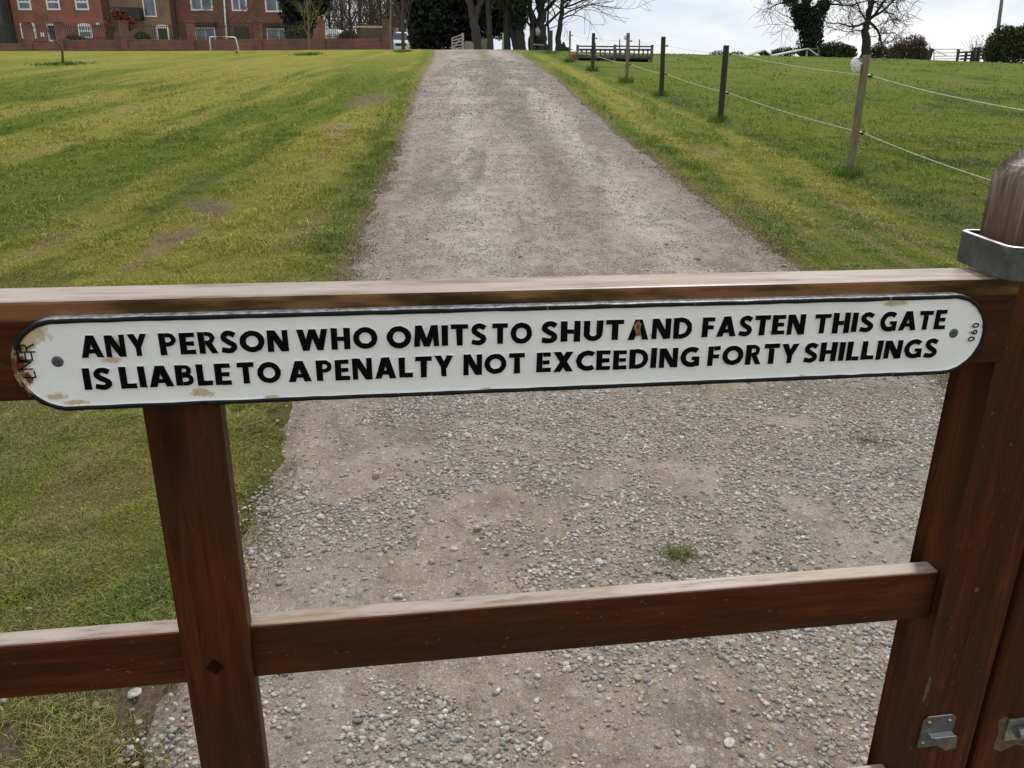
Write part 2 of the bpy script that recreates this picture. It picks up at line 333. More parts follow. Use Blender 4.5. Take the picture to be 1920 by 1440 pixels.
# driveway
M_ROAD, nt, p = mat('gravel drive')
a = N(nt, 'ShaderNodeAttribute', attribute_name='col'); c = a.outputs['Color']
v = mapping(nt, (1, .8, 1)); hs = None
for sc_, lo, hi, amt in ((34, .02, .30, .55), (75, .02, .34, .6), (160, .05, .4, .5)):
    vo = N(nt, 'ShaderNodeTexVoronoi'); vo.inputs['Scale'].default_value = sc_; vo.inputs['Randomness'].default_value = 1; L(nt, v, vo.inputs['Vector'])
    s3 = N(nt, 'ShaderNodeSeparateColor'); L(nt, vo.outputs['Color'], s3.inputs[0])
    pres = mth(nt, 'MULTIPLY', ramp(nt, mth(nt, 'ADD', s3.outputs[0], mth(nt, 'SUBTRACT', noise(nt, v, 2.3+sc_*.02, 4, .7), .5)), [(.55, (0, 0, 0)), (.66, (1, 1, 1))]), ramp(nt, vo.outputs['Distance'], [(hi, (1, 1, 1)), (hi+.22, (0, 0, 0))]))
    sc_col = ramp(nt, s3.outputs[1], [(.0, (.13, .125, .125)), (.3, (.24, .23, .22)), (.6, (.34, .32, .30)), (.85, (.46, .44, .41)), (1., (.30, .21, .17))])
    c = mixc(nt, mth(nt, 'MULTIPLY', pres, amt), c, sc_col)
    h = mth(nt, 'MULTIPLY', pres, mth(nt, 'DIVIDE', mth(nt, 'SUBTRACT', 1., vo.outputs['Distance']), sc_/20))
    hs = h if hs is None else mth(nt, 'ADD', hs, h)
f = noise(nt, v, 9, 9, .75)
c = mixc(nt, 1., c, ramp(nt, f, [(.3, (.62, .60, .58)), (.5, (1, 1, 1)), (.7, (1.28, 1.28, 1.28))]), 'MULTIPLY')
c = mixc(nt, 1., c, ramp(nt, noise(nt, v, 240, 4, .8), [(.3, (.45, .45, .45)), (.5, (1, 1, 1)), (.7, (1.5, 1.5, 1.5))]), 'MULTIPLY')
L(nt, c, p.inputs['Base Color']); p.inputs['Roughness'].default_value = .9; p.inputs['Specular IOR Level'].default_value = .15
bump(nt, p, mth(nt, 'ADD', hs, mth(nt, 'MULTIPLY', noise(nt, v, 120, 6, .8), .5)), .9, .012)

# ------------------------------------------------------------------ ground colours shared by sheet and blades
YG = np.array([.262, .250, .050]); GR = np.array([.135, .172, .026]); TAN = np.array([.30, .235, .115]); DG = np.array([.070, .105, .020]); SOIL = np.array([.195, .145, .105]); FG = np.array([.125, .172, .022])
def lerp(a, b, t): return a+(b-a)*t[..., None]
def in_road(x, y): return np.minimum(x-xl(y), xr(y)-x)
def lawn_cover(x, y):        # 0 bare soil, 1 full grass
    b = fbm(x*2.1+.3*y, y*1.2, 61, 4)
    c = .45+.55*sstep(.24, .36, b); c = c+(1-c)*sstep(5, 9, y)*(x < 0)+(1-c)*.6*sstep(5, 9, y)*(x > 0)
    nearm = (1-sstep(1.55, 2.1, y+.4*(fbm(x*3, y*3, 63)-.5)))*sstep(-2.6, -1.3, x)*(x < 0)      # muddy patch beside the gate
    c = c*(1-.93*nearm*sstep(.30, .50, fbm(x*3.3, y*3.3, 64)))
    for (cx, cy, rx, ry, an) in ((-3.05, 8.05, .16, .55, -.55), (-3.0, 6.9, .2, .25, 0), (-2.4, 5.4, .25, .12, .2), (3.6, 5.9, .5, .25, -.4), (4.3, 6.4, .35, .25, 0), (-2.9, 17., .4, 1.6, 0)):
        dx = (x-cx)*math.cos(an)-(y-cy)*math.sin(an); dy = (x-cx)*math.sin(an)+(y-cy)*math.cos(an)
        c = c*(1-.8*(1-sstep(.6, 1.3, np.hypot(dx/rx, dy/ry)+.8*(vnoise(x*6, y*6, 65)-.5))))
    return c
def lawn_color(x, y):
    left = x < np.interp(y, _LE[:, 1], _LE[:, 0])+.5
    u = x+.035*y*np.sign(-1)+.5*(fbm(x*.5, y*.2, 70)-.5)
    s1 = fbm(u*.85, y*.12, 71, 3); s2 = fbm(u*3.0, y*.5, 72, 4); s3 = fbm(x*.35, y*.25, 73, 2)
    t = sstep(.42, .56, s1*.70+s2*.20+s3*.1)
    lc = lerp(GR, YG, t); lc = lerp(lc, TAN, .75*sstep(.60, .74, s2)*sstep(.35, .6, s1)); lc = lerp(lc, DG, .45*sstep(.38, .27, s2))
    band = np.exp(-((u+.035*20+6.05)/.5)**2)+.0*u            # long dark stripe
    lc = lerp(lc, GR*.85, .0*band)
    lc = lerp(lc, YG*1.06, .55*sstep(18, 34, y))
    # field to the right of the fence
    fx = np.interp(y, [0, 5.3, 9.8, 14.2, 18, 20.9, 24.8, 29.3, 45, 90], [5.2, 4.6, 4.03, 3.51, 3.14, 2.76, 2.26, 1.87, .5, -4])
    q1 = fbm(x*1.3, y*.9, 81, 4); q2 = fbm(x*.25, y*.2, 82, 3)
    fc = lerp(FG, YG*.72, .4*sstep(.42, .66, q2*.5+q1*.5)); fc = lerp(fc, DG, .8*sstep(.42, .28, q1)); fc = lerp(fc, SOIL*.8, .6*sstep(.70, .8, fbm(x*2., y*1.3, 83, 3)))
    ub = x-fx; vc = lerp(GR*1.1, YG*1.05, sstep(.4, .58, fbm(ub*3.4, y*.25, 84, 3)*.75+.25*s2)); vc = lerp(vc, TAN, .6*sstep(.6, .75, fbm(ub*5, y*.5, 85, 3)))
    rt_ = lerp(vc, fc, sstep(-.25, .25, ub)); strip = np.exp(-(ub/.30)**2)*sstep(.3, .6, fbm(x*2, y*1., 86, 2)+.15); rt_ = lerp(rt_, DG*1.25, .75*strip)
    c = np.where(left[..., None], lc, rt_)
    e = -in_road(x, y)           # lush border along the drive, then a brown fringe
    c = lerp(c, DG*1.35, .75*np.exp(-((e-.28)/.22)**2)*(.45+.55*sstep(.35, .6, fbm(x*2, y*1.2, 87))))
    c = lerp(c, SOIL*1.2, .8*np.exp(-(np.clip(e-.02, -1, 1)/(.07+.09*(1-sstep(4, 7, y))))**2))
    nearg = (1-sstep(3.0, 5.5, y))*left          # the rough grass near the gate is a fresher green
    nn_ = fbm(x*3.2+.6*y, y*1.6, 89, 4)
    nc = lerp(GR*.80, YG*.60, sstep(.4, .6, fbm(x*1.6, y*1.1, 88))); nc = lerp(nc, np.array([.17, .135, .07]), .45*sstep(.54, .66, nn_)); nc = lerp(nc, DG*.8, .7*sstep(.42, .30, nn_))
    c = lerp(c, nc, .85*nearg)
    return c
def road_color(x, y):
    l, r = np.interp(y, _LE[:, 1], _LE[:, 0]), np.interp(y, _RE[:, 1], _RE[:, 0]); u = (x-l)/(r-l)
    base = np.array([.30, .255, .217]); light = np.array([.455, .415, .375]); dark = np.array([.165, .135, .115]); tanc = np.array([.305, .24, .185])
    wob = .06*(fbm(y*.25, y*0+3, 91, 2)-.5)
    n_ = fbm(x*1.6, y*.35, 92, 4); n2 = fbm(x*3, y*2.2, 93, 4)*(1-sstep(4, 9, y))+fbm(x*3.2, y*.55, 96, 4)*sstep(4, 9, y)
    tr = np.exp(-((u-.28-wob)/.10)**2)+np.exp(-((u-.74-wob)/.10)**2)+.5*np.exp(-((u-.47-wob)/.04)**2)
    c = np.zeros(x.shape+(3,))+base
    far = sstep(4, 8, y)
    c = lerp(c, light, .85*np.clip(tr*sstep(.22, .55, n_), 0, 1)*(.25+.75*far))
    c = lerp(c, dark, .7*sstep(.50, .36, n2)); c = lerp(c, tanc, .75*sstep(.5, .64, fbm(x*1.5, y*1.3, 94, 3))*(1-far*.75))
    c = lerp(c, dark*1.05, .6*sstep(.82, .95, u)*sstep(5, 8, y)); c = lerp(c, dark*1.15, .45*np.exp(-((u-.60-wob)/.07)**2)*sstep(5, 9, y)); c = lerp(c, tanc*.95, .55*sstep(.16, .0, u))
    gs = np.exp(-((u-.545-wob)/.06)**2)*sstep(11.5, 13, y)*sstep(.47, .54, fbm(x*5, y*2.2, 95, 3)+.08*sstep(17, 28, y)); c = lerp(c, np.array([.16, .16, .06]), .9*gs)
    for (cx, cy, rr) in ((1.1, 3.95, .35), (.25, 4.0, .3), (.6, 2.35, .12), (.78, 6.1, .25)): c = lerp(c, np.array([.22, .19, .10]), .45*(1-sstep(.4, 1, np.hypot(x-cx, (y-cy))/rr+.8*(n2-.5))))
    c = c*(.93+.0*far)[..., None]*np.array([1.0, .975, .94])
    ed = in_road(x, y); c = lerp(c, SOIL*1.15, .8*sstep(.16, .0, ed+.16*(n2-.5)))
    return c

# ------------------------------------------------------------------ ground sheets
def axis(lo, hi, c0, c1, st, gr):
    a = list(np.arange(c0, c1, st)); s_ = st
    while a[-1] < hi: s_ *= gr; a.append(a[-1]+s_)
    s_ = st; b = [a[0]]
    while b[0] > lo: s_ *= gr; b.insert(0, b[0]-s_)
    return np.array(b[:-1]+a)
def grid(xs, ys):
    X, Yg = np.meshgrid(xs, ys); n, m = X.shape; i = np.arange(n*m).reshape(n, m)
    return X, Yg, np.stack([i[:-1, :-1], i[:-1, 1:], i[1:, 1:], i[1:, :-1]], -1).reshape(-1, 4)
X, Yg, F = grid(axis(-420, 420, -7, 7, .06, 1.035), axis(-40, 380, 1., 13, .06, 1.02))
V = np.stack([X, Yg, ground(X, Yg)], -1).reshape(-1, 3)
cv = lawn_cover(X, Yg); lc = lawn_color(X, Yg)
under = (1-sstep(7, 12, Yg))*.40              # thatch and soil between the real blades near by
thatch = lerp(SOIL*np.ones(lc.shape), lc*.62+TAN*.16, np.clip(cv*1.1-.15, 0, 1)); gc = lerp(lc, thatch, np.clip(1-cv*(1-under*1.6), 0, 1))
gc = np.where((Yg > 130)[..., None], np.array([.10, .13, .05]), gc)
tag(mesh_np('ground', V, F, M_LAWN, smooth=True, col=gc.reshape(-1, 3)), kind='structure')
ys = axis(-5, 62, 1., 12, .045, 1.02); us = np.linspace(0, 1, 90)
U, Yr = np.meshgrid(us, ys); Xr = xl(Yr)+(xr(Yr)-xl(Yr))*U
edge = np.minimum(U, 1-U)
Zr = road_z(Xr, Yr)+.004-.02*sstep(.03, 0, edge)
i = np.arange(U.size).reshape(U.shape); F = np.stack([i[:-1, :-1], i[:-1, 1:], i[1:, 1:], i[1:, :-1]], -1).reshape(-1, 4)
rc = road_color(Xr, Yr)
tag(mesh_np('driveway', np.stack([Xr, Yr, Zr], -1).reshape(-1, 3), F, M_ROAD, smooth=True, col=rc.reshape(-1, 3)), kind='structure')

# ------------------------------------------------------------------ loose gravel
def ico(sub):
    t = (1+5**.5)/2; v = np.array([(-1, t, 0), (1, t, 0), (-1, -t, 0), (1, -t, 0), (0, -1, t), (0, 1, t), (0, -1, -t), (0, 1, -t), (t, 0, -1), (t, 0, 1), (-t, 0, -1), (-t, 0, 1)], float)
    f = [(0, 11, 5), (0, 5, 1), (0, 1, 7), (0, 7, 10), (0, 10, 11), (1, 5, 9), (5, 11, 4), (11, 10, 2), (10, 7, 6), (7, 1, 8), (3, 9, 4), (3, 4, 2), (3, 2, 6), (3, 6, 8), (3, 8, 9), (4, 9, 5), (2, 4, 11), (6, 2, 10), (8, 6, 7), (9, 8, 1)]
    v = [tuple(x/np.linalg.norm(x)) for x in v]
    for _ in range(sub):
        d = {}; nf = []
        def mid(a, b):
            k = (min(a, b), max(a, b))
            if k not in d: m_ = np.array(v[a])+np.array(v[b]); v.append(tuple(m_/np.linalg.norm(m_))); d[k] = len(v)-1
            return d[k]
        for a_, b_, c_ in f: x_, y_, z_ = mid(a_, b_), mid(b_, c_), mid(c_, a_); nf += [(a_, x_, z_), (b_, y_, x_), (c_, z_, y_), (x_, y_, z_)]
        f = nf
    return np.array(v), np.array(f)
def rotz(a): c, s_ = np.cos(a), np.sin(a); o = np.zeros_like(a); l = o+1; return np.stack([np.stack([c, -s_, o], -1), np.stack([s_, c, o], -1), np.stack([o, o, l], -1)], -2)
def rotx(a): c, s_ = np.cos(a), np.sin(a); o = np.zeros_like(a); l = o+1; return np.stack([np.stack([l, o, o], -1), np.stack([o, c, -s_], -1), np.stack([o, s_, c], -1)], -2)
def stones(x, y, size, sub, zf):
    n = len(x); bv, bf = ico(sub); K = 24
    protos = []
    for k in range(K):
        r_ = np.random.default_rng(100+k); ax = np.array([1, r_.uniform(.6, .95), r_.uniform(.38, .65)])
        q = bv.copy()
        for _ in range(4):             # a few flats, as on split and weathered stones
            d = r_.normal(size=3); d /= np.linalg.norm(d); cut = r_.uniform(.62, .9); pr = q@d; q = q-np.outer(np.clip(pr-cut, 0, None), d)
        protos.append(q*ax*(1+r_.normal(size=(len(bv), 1))*.05))
    protos = np.array(protos); pi = rng.integers(0, K, n)
    Vp = protos[pi]*size[:, None, None]*.5
    Rm = rotz(rng.uniform(0, 6.28, n))@rotx(rng.normal(0, .35, n))@rotz(rng.uniform(0, 6.28, n))
    Vp = np.einsum('nij,nkj->nki', Rm, Vp); Vp += np.stack([x, y, zf+size*.12], -1)[:, None]
    Fp = (bf[None]+(np.arange(n)*len(bv))[:, None, None]).reshape(-1, 3)
    pal = np.array([(.40, .375, .345), (.32, .31, .295), (.49, .46, .42), (.235, .23, .225), (.42, .36, .305), (.58, .54, .475), (.36, .26, .215), (.32, .325, .29)])
    ci = rng.choice(len(pal), n, p=[.24, .18, .14, .12, .13, .05, .06, .08])
    c = pal[ci]*rng.uniform(.68, 1.08, (n, 1))*np.array([1., .975, .94]); c = np.repeat(c, len(bv), axis=0)
    return Vp.reshape(-1, 3), Fp, c
def scatter(n, y0, y1, dens_pow=0, xm=0.25):
    y = y0+(y1-y0)*rng.random(n); x = rng.uniform(-2.2, 3.1, n); return x, y
def keep_gravel(x, y, p0):
    e = in_road(x, y); d = fbm(x*1.7, y*1.7, 101, 4)*.6+fbm(x*5, y*5, 102, 2)*.4
    pr = sstep(.42, .52, d)*.92+.08; pr = pr*np.maximum(sstep(-.12, .06, e), .35*(1-sstep(1.8, 2.2, y))); return rng.random(len(x)) < pr*p0
allV = []; allF = []; allC = []; off = 0
for (n, y0, y1, s0, s1, sub, pw) in ((2600, 1.3, 4.5, .016, .032, 2, 1.8), (60000, 1.3, 3.8, .008, .021, 1, 1.7), (130000, 1.3, 4.4, .003, .008, 0, 1.2), (70000, 3.8, 8, .007, .018, 0, 2.), (26000, 8, 14, .012, .022, 0, 2.), (26000, 14, 30, .02, .04, 0, 2.), (300, 4, 12, .025, .045, 1, 1.)):
    x, y = scatter(n, y0, y1); k = keep_gravel(x, y, 1); x, y = x[k], y[k]
    sz = s0+(s1-s0)*rng.random(len(x))**pw
    zf = np.where(in_road(x, y) < .02, np.maximum(ground(x, y), road_z(x, y)+.004), road_z(x, y)+.004)
    v_, f_, c_ = stones(x, y, sz, sub, zf); allV.append(v_); allF.append(f_+off); allC.append(c_); off += len(v_)
x = np.array([.78, -.55, -.2, -.12, .35, 1.05, -.62, -1.3, -1.16, 1.02, .3, -.98, -1.02, -.9, -1.05, -1.32, 1.35, -.35]); y = np.array([1.98, 2.9, 3.3, 2.5, 1.75, 2.5, 1.75, 1.62, 1.72, 1.9, 2.3, 1.66, 1.78, 1.72, 1.6, 1.9, 2.6, 2.1]); sz = np.array([.042, .05, .042, .036, .03, .036, .03, .035, .036, .034, .035, .045, .032, .036, .028, .02, .03, .032])
v_, f_, c_ = stones(x, y, sz, 2, np.maximum(ground(x, y), road_z(x, y)+.004)); allV.append(v_); allF.append(f_+off); allC.append(c_)
tag(mesh_np('gravel', np.concatenate(allV), np.concatenate(allF), M_STONE, smooth=True, col=np.concatenate(allC)), 'loose grey and tan pebbles strewn over the driveway', 'gravel', kind='stuff')

# ------------------------------------------------------------------ grass
def grass_mesh(x, y, h, wd, lean, colr, curl=1.):
    n = len(x); z = ground(x, y)-.004; a = rng.uniform(0, 6.28, n); ld = rng.uniform(0, 6.28, n)
    dx, dy = np.cos(ld)*lean*h, np.sin(ld)*lean*h; wx, wy = np.cos(a)*wd/2, np.sin(a)*wd/2
    B = np.stack([x, y, z], -1); W3 = np.stack([wx, wy, 0*wx], -1)
    m1 = B+np.stack([dx*.3, dy*.3, h*.6], -1); t_ = B+np.stack([dx, dy, h*(1-.25*lean*curl)], -1)
    V = np.stack([B-W3, B+W3, m1+W3*.8, m1-W3*.8, t_], 1).reshape(-1, 3)
    i = np.arange(n)*5; q = np.stack([i, i+1, i+2, i+3], -1); t3 = np.stack([i+3, i+2, i+4], -1)
    tris = np.concatenate([q[:, [0, 1, 2]], q[:, [0, 2, 3]], t3]); return V, tris, np.repeat(colr, 5, axis=0)
allV = []; allF = []; allC = []; off = 0
def addg(x, y, h, wd, lean, colr):
    global off
    v_, f_, c_ = grass_mesh(x, y, h, wd, lean, colr); allV.append(v_); allF.append(f_+off); allC.append(c_); off += len(v_)
def bcol(x, y, n, j=.22):
    c = lawn_color(x, y)*np.exp(rng.normal(0, j, (n, 1)))*1.45
    dry = rng.random(n) < .13; c[dry] = TAN*rng.uniform(.7, 1.3, (dry.sum(), 1)); fr = rng.random(n) < .18; c[fr] = c[fr]*.6+np.array([.07, .14, .03])*.7
    return c
for (n, y0, y1, hm, wd, xa) in ((360000, 1.3, 3.6, .019, .0026, 2.4), (260000, 3.2, 7, .022, .0042, 4.8), (170000, 6.5, 13, .026, .008, 8), (100000, 11, 26, .032, .015, 14)):
    y = y0+(y1-y0)*rng.random(n)**.85; lim = np.minimum(xa, .72*y+.9); fr_ = np.where(y < 3.5, 1., .5); le = rng.random(n) < fr_; q_l = xl(y)+.13; q_r = xr(y)-.13
    x = np.where(le, -lim+rng.random(n)*(q_l+lim), q_r+rng.random(n)*np.maximum(lim-q_r, .1))
    if y1 > 20: kk = rng.random(n) < 1-sstep(14, 26, y); x, y = x[kk], y[kk]; n = len(x)
    er = in_road(x, y)+.22*(fbm(x*6, y*6, 113, 3)-.5)
    k = (er < .10) & (rng.random(n) < (lawn_cover(x, y)*.97+.03)*(1-sstep(-.02, .11, er)*.93)*(.30+.70*np.maximum(sstep(.0, .20, -er), sstep(5, 7, y)))); x, y = x[k], y[k]; n = len(x)
    clump = fbm(x*3.5, y*3.5, 111, 3); h = hm*(.45+1.3*sstep(.35, .75, clump))*np.exp(rng.normal(0, .3, n))
    e = -in_road(x, y); h *= 1+.8*np.exp(-((e-.22)/.2)**2)*sstep(2.6, 4, y); h *= sstep(-.03, .1, e)*.5+.5
    addg(x, y, h, wd*rng.uniform(.6, 1.3, n), rng.uniform(.3, 1.5, n), bcol(x, y, n))
POSTS = [onground(*q) for q in ((1592, 332), (1350, 229), (1240, 181), (1175, 156), (1111, 133), (1068, 117))]
for k_, pt in enumerate(POSTS+[np.array((-2.5, 4.9, 0)), np.array((-2.7, 5.6, 0))]):
    n = 260 if k_ < 6 else 0
    r_ = .10+.16*rng.random(n); a_ = rng.uniform(0, 6.28, n); rr = np.sqrt(rng.random(n))*(.15 if k_ < 6 else .32); x = pt[0]+rr*np.cos(a_)*1.3-.03; y = pt[1]+rr*np.sin(a_)
    addg(x, y, rng.uniform(.06, .2, n)*(1-rr*2)+.05*(k_ < 6), np.full(n, .005 if k_ < 3 else .009), rng.uniform(.2, 1., n), (lawn_color(x, y)*.7+np.array([.03, .10, .01]))*np.exp(rng.normal(0, .3, (n, 1))))
# weeds rooted in the gravel
for (cx, cy, rr, n) in ((.58, 2.36, .05, 500), (1.62, 3.3, .12, 260), (-.45, 1.95, .06, 90), (1.5, 2.5, .05, 80), (.45, 2.0, .05, 60)):
    r_ = np.abs(rng.normal(0, rr*.7, n)); a_ = rng.uniform(0, 6.28, n); x = cx+r_*np.cos(a_)*1.3; y = cy+r_*np.sin(a_)
    v_, f_, c_ = grass_mesh(x, y, rng.uniform(.01, .03, n), np.full(n, .003), rng.uniform(.5, 1.6, n), np.array([.13, .15, .045])*np.exp(rng.normal(0, .3, (n, 1))))
    zz = (road_z(x, y)-ground(x, y)); v_[:, 2] += np.repeat(zz, 5)+.006; allV.append(v_); allF.append(f_+off); allC.append(c_); off += len(v_)
# rough tussocks across the right-hand field and around two saplings
n = 40000; y = 9+36*rng.random(n)**.8; x = np.interp(y, [9, 45], [4.2, .6])+rng.random(n)*y*.72; k = (fbm(x*1.2, y*.8, 121, 3) > .54) & (rng.random(n) < .35); x, y = x[k], y[k]; n = len(x)
addg(x, y, rng.uniform(.03, .08, n), .006+y*.0009, rng.uniform(.3, 1.3, n), lerp(FG*1.5*np.ones((n, 3)), DG*1.9, rng.random(n)))
for (px, py, rx) in ((115, 121, .75), (578, 103, .45), (1033, 100, .3), (755, 97, .3)):
    pt = onground(px, py); n = 500; x = pt[0]+rng.normal(0, rx*.5, n); y = pt[1]+rng.normal(0, .45, n)
    addg(x, y, rng.uniform(.04, .13, n), np.full(n, .03), rng.uniform(.5, 1.6, n), np.array([.11, .18, .04])*np.exp(rng.normal(0, .25, (n, 1))))
n = 9000; y = 1.3+10*rng.random(n)**1.4; lft = rng.random(n) < .6; d_ = np.abs(rng.normal(0, .09, n)); x = np.where(lft, xl(y)+d_, xr(y)-d_); k = fbm(x*4, y*4, 117, 3) > .47; x, y = x[k], y[k]; n = len(x)
v_, f_, c_ = grass_mesh(x, y, rng.uniform(.008, .028, n), .0025+y*.0005, rng.uniform(.6, 1.9, n), np.array([.14, .15, .05])*np.exp(rng.normal(0, .35, (n, 1)))+(rng.random((n, 1)) < .35)*np.array([.10, .05, .02]))
v_[:, 2] += np.repeat(road_z(x, y)-ground(x, y), 5)+.006; allV.append(v_); allF.append(f_+off); allC.append(c_); off += len(v_)
tag(mesh_np('grass', np.concatenate(allV), np.concatenate(allF), M_BLADE, col=np.concatenate(allC)), 'short mown grass and longer tufts beside the driveway', 'grass', kind='stuff')

# ------------------------------------------------------------------ the gate
O = CAM+ray(960, 650)*.64
gate = empty('wooden_gate', (O[0], O[1], 0), YAW); tag(gate, 'dark stained wooden gate carrying the long white sign', 'gate')
def plank(name, x0, x1, y0, y1, z0, z1, m, bev=.003, seg=2, parent=gate):
    b = MB(); b.box(x0, x1, y0, y1, z0, z1); return b.build(name, m, parent, local=True, bevel=bev, seg=seg)
plank('top_rail', -.986, .4545, .008, .056, 1.275, 1.3535, M_WXT, .0025)
for z1 in (1.0415, .765, .49, .225): plank('rail', -.986, .4535, .025, .045, z1-.058, z1, M_WX, .002)
plank('stile', -.295, -.2355, .012, .034, .16, 1.2745, M_WZ, .003)
b = MB()
for (x0, x1, y0, y1, z) in ((.455, .525, .010, .065, .16),): pass
prof = [(.0, .16), (.0, 1.405), (.0005, 1.436), (.007, 1.445), (.022, 1.4545), (.035, 1.4585), (.049, 1.4545), (.063, 1.445), (.0695, 1.436), (.070, 1.405), (.070, .16)]
b.prism([(.455+x, z) for x, z in prof][::-1], .0105, .0655)
es = b.build('stile', M_WZH, gate, local=True, bevel=.0055, seg=3); es['label'] = 'end stile with grey weathered rounded top'
plank('stile', -1.056, -.987, .010, .065, .16, 1.42, M_WZ, .005)
plank('bottom_rail', -.986, .4545, .012, .056, .16, .215, M_WX, .003)
# slots where the rails enter the stile
# hardware on the stile
tz = lambda L_: [(.4615+(x-.464)*.84, z+.002) for x, z in L_]
b = MB(); b.prism(tz([(.464, .822), (.5075, .822), (.5095, .859), (.504, .8625), (.470, .8625), (.4645, .857)]), .0075, .0092); b.box(.469, .4975, -.0005, .0075, .842, .8435)
b.prism(tz([(.476, .8415), (.507, .8415), (.5095, .826), (.496, .824), (.485, .830)]), -.0020, -.0005)
br = b.build('catch_plate', galv('dull zinc plate', (.17, .17, .155), .5, skylit=True), gate, local=True, bevel=.0005, seg=1)
for (sx_, sz_) in ((.468, .8575), (.4925, .8575), (.4665, .829)):
    b = MB(); b.tube([(sx_, .0078, sz_), (sx_, .0052, sz_)], [.0028, .0020], 12); s_ = b.build('screw', M_GALV, br, local=True)
b = MB(); b.tube([(.4878, .0112, 1.026), (.4878, .0098, 1.026)], .0028, 14); b.build('screw', simple('rusty screw', (.10, .055, .03), .7, .3, .4, 500), gate, local=True)
b = MB(); b.prism([(-.268, 1.018), (-.2605, 1.009), (-.268, 1.002), (-.2755, 1.009)], .0112, .0135); b.build('knot', simple('dark timber knot', (.014, .006, .003), .8, 0, .5, 300, .5, .001, spec=.05), gate, local=True, bevel=.0004)
# torn grain on the stile edge
b = MB(); b.prism([(.4555, .885), (.4595, .892), (.4605, .915), (.4575, .921), (.4556, .905)], .0098, .0106); b.build('splinter', simple('bare torn wood', (.085, .055, .028), .8, 0, .4, 200), gate, local=True)

# throw-over loop: bent flat bar
lp = empty('gate_loop', tuple(O*[1, 1, 0]+np.array([0, 0, 0])), YAW); tag(lp, 'galvanised steel loop dropped over the rounded top of the gate end', 'gate loop')
def rring(cx, cy, hx, hy, r, k=7):
    P = []
    for (sx, sy, a0) in ((1, 1, 0), (-1, 1, 90), (-1, -1, 180), (1, -1, 270)):
        for j in range(k+1): a = R_(a0+90*j/k); P.append((cx+sx*(hx-r)+r*math.cos(a), cy+sy*(hy-r)+r*math.sin(a)))
    return P
def bar_ring(b, P, Q, z0, z1):
    n = len(P); V = [(x, y, z0) for x, y in P]+[(x, y, z1) for x, y in P]+[(x, y, z0) for x, y in Q]+[(x, y, z1) for x, y in Q]
    F = []
    for i in range(n):
        j = (i+1) % n; F += [(i, j, n+j, n+i), (2*n+j, 2*n+i, 3*n+i, 3*n+j), (n+i, n+j, 3*n+j, 3*n+i), (j, i, 2*n+i, 2*n+j)]
    b.add(V, F)
b = MB(); an = R_(-13); hx, hy = .118, .050
P = rring(hx, hy, hx, hy, .014); Q = rring(hx, hy, hx-.005, hy-.005, .0095)
tr = lambda L_: [(.4185+x*math.cos(an)-y*math.sin(an)*1, -.012+x*math.sin(an)+y*math.cos(an)) for x, y in L_]
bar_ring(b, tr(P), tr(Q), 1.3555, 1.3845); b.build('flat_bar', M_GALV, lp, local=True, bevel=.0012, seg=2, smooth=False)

# gate post the loop and bolt close onto
gp_ = empty('gate_post', (O[0], O[1], 0), YAW); tag(gp_, 'thick dark stained timber post just right of the gate', 'post')
b = MB(); b.box(.5415, .662, .012, .132, -.02, 1.30); b.build('shaft', M_WZ, gp_, local=True, bevel=.006, seg=3)
b = MB(); b.box(.569, .66, .008, .0115, .818, .848); b.tube([(.576, .002, .835), (.66, .002, .835)], .0065, 14); b.build('bolt', M_ZINC, gp_, local=True, bevel=.001)
b = MB(); b.prism([(.560, .806), (.572, .800), (.59, .808), (.60, .803), (.60, .815), (.566, .852), (.558, .845), (.562, .826)], .0112, .0125); b.build('scraped_patch', simple('scraped timber', (.10, .06, .035), .8, 0, .5, 160), gp_, local=True)

# ------------------------------------------------------------------ the sign
sg = empty('warning_sign', (O[0], O[1], 0), YAW); tag(sg, 'long white cast iron sign with raised black capitals on the top rail', 'sign')
def stadium(x0, x1, z0, z1, k=28, jit=0):
    r = (z1-z0)/2; zc = (z0+z1)/2; P = []
    for j in range(k+1): a = R_(-90+180*j/k); P.append((x1-r+r*math.cos(a), zc+r*math.sin(a)))
    for j in range(k+1): a = R_(90+180*j/k); P.append((x0+r+r*math.cos(a), zc+r*math.sin(a)))
    return P
X0, X1, Z0, Z1 = -.3768, .4225, 1.2692, 1.3424
b = MB(); b.prism(stadium(X0+.002, X1-.002, Z0+.002, Z1-.002), 0, .0075); b.build('plate', M_SWHITE, sg, local=True)
b = MB()
# rounded rim, many points along so that its edge can wander a little
def dense(P, st=.012):
    Q = []
    for i in range(len(P)):
        a, c_ = np.array(P[i]), np.array(P[(i+1) % len(P)]); m_ = max(1, int(np.linalg.norm(c_-a)/st))
        for j in range(m_): Q.append(tuple(a+(c_-a)*j/m_))
    return Q
zc = (Z0+Z1)/2; base = dense(stadium(X0, X1, Z0, Z1, 40))
def inset(d, y, jit):
    r = (Z1-Z0)/2; o_ = []
    for i, (x, z) in enumerate(base):
        cx = min(max(x, X0+r), X1-r); dx, dz = x-cx, z-zc; l_ = math.hypot(dx, dz); dd = d+(rng.normal(0, .00016) if jit else 0)
        o_.append((x-dx/l_*dd, y, z-dz/l_*dd))
    return o_
rings = [inset(0, .0078, 0), inset(0, -.0004, 1), inset(.0004, -.0018, 1), inset(.0009, -.0023, 0), inset(.0032, -.0023, 0), inset(.0039, -.0016, 1), inset(.0043, .0002, 1)]
n = len(base); V = [q for r_ in rings for q in r_]
b.add(V, [(r_*n+i, r_*n+(i+1) % n, (r_+1)*n+(i+1) % n, (r_+1)*n+i) for r_ in range(len(rings)-2) for i in range(n)])
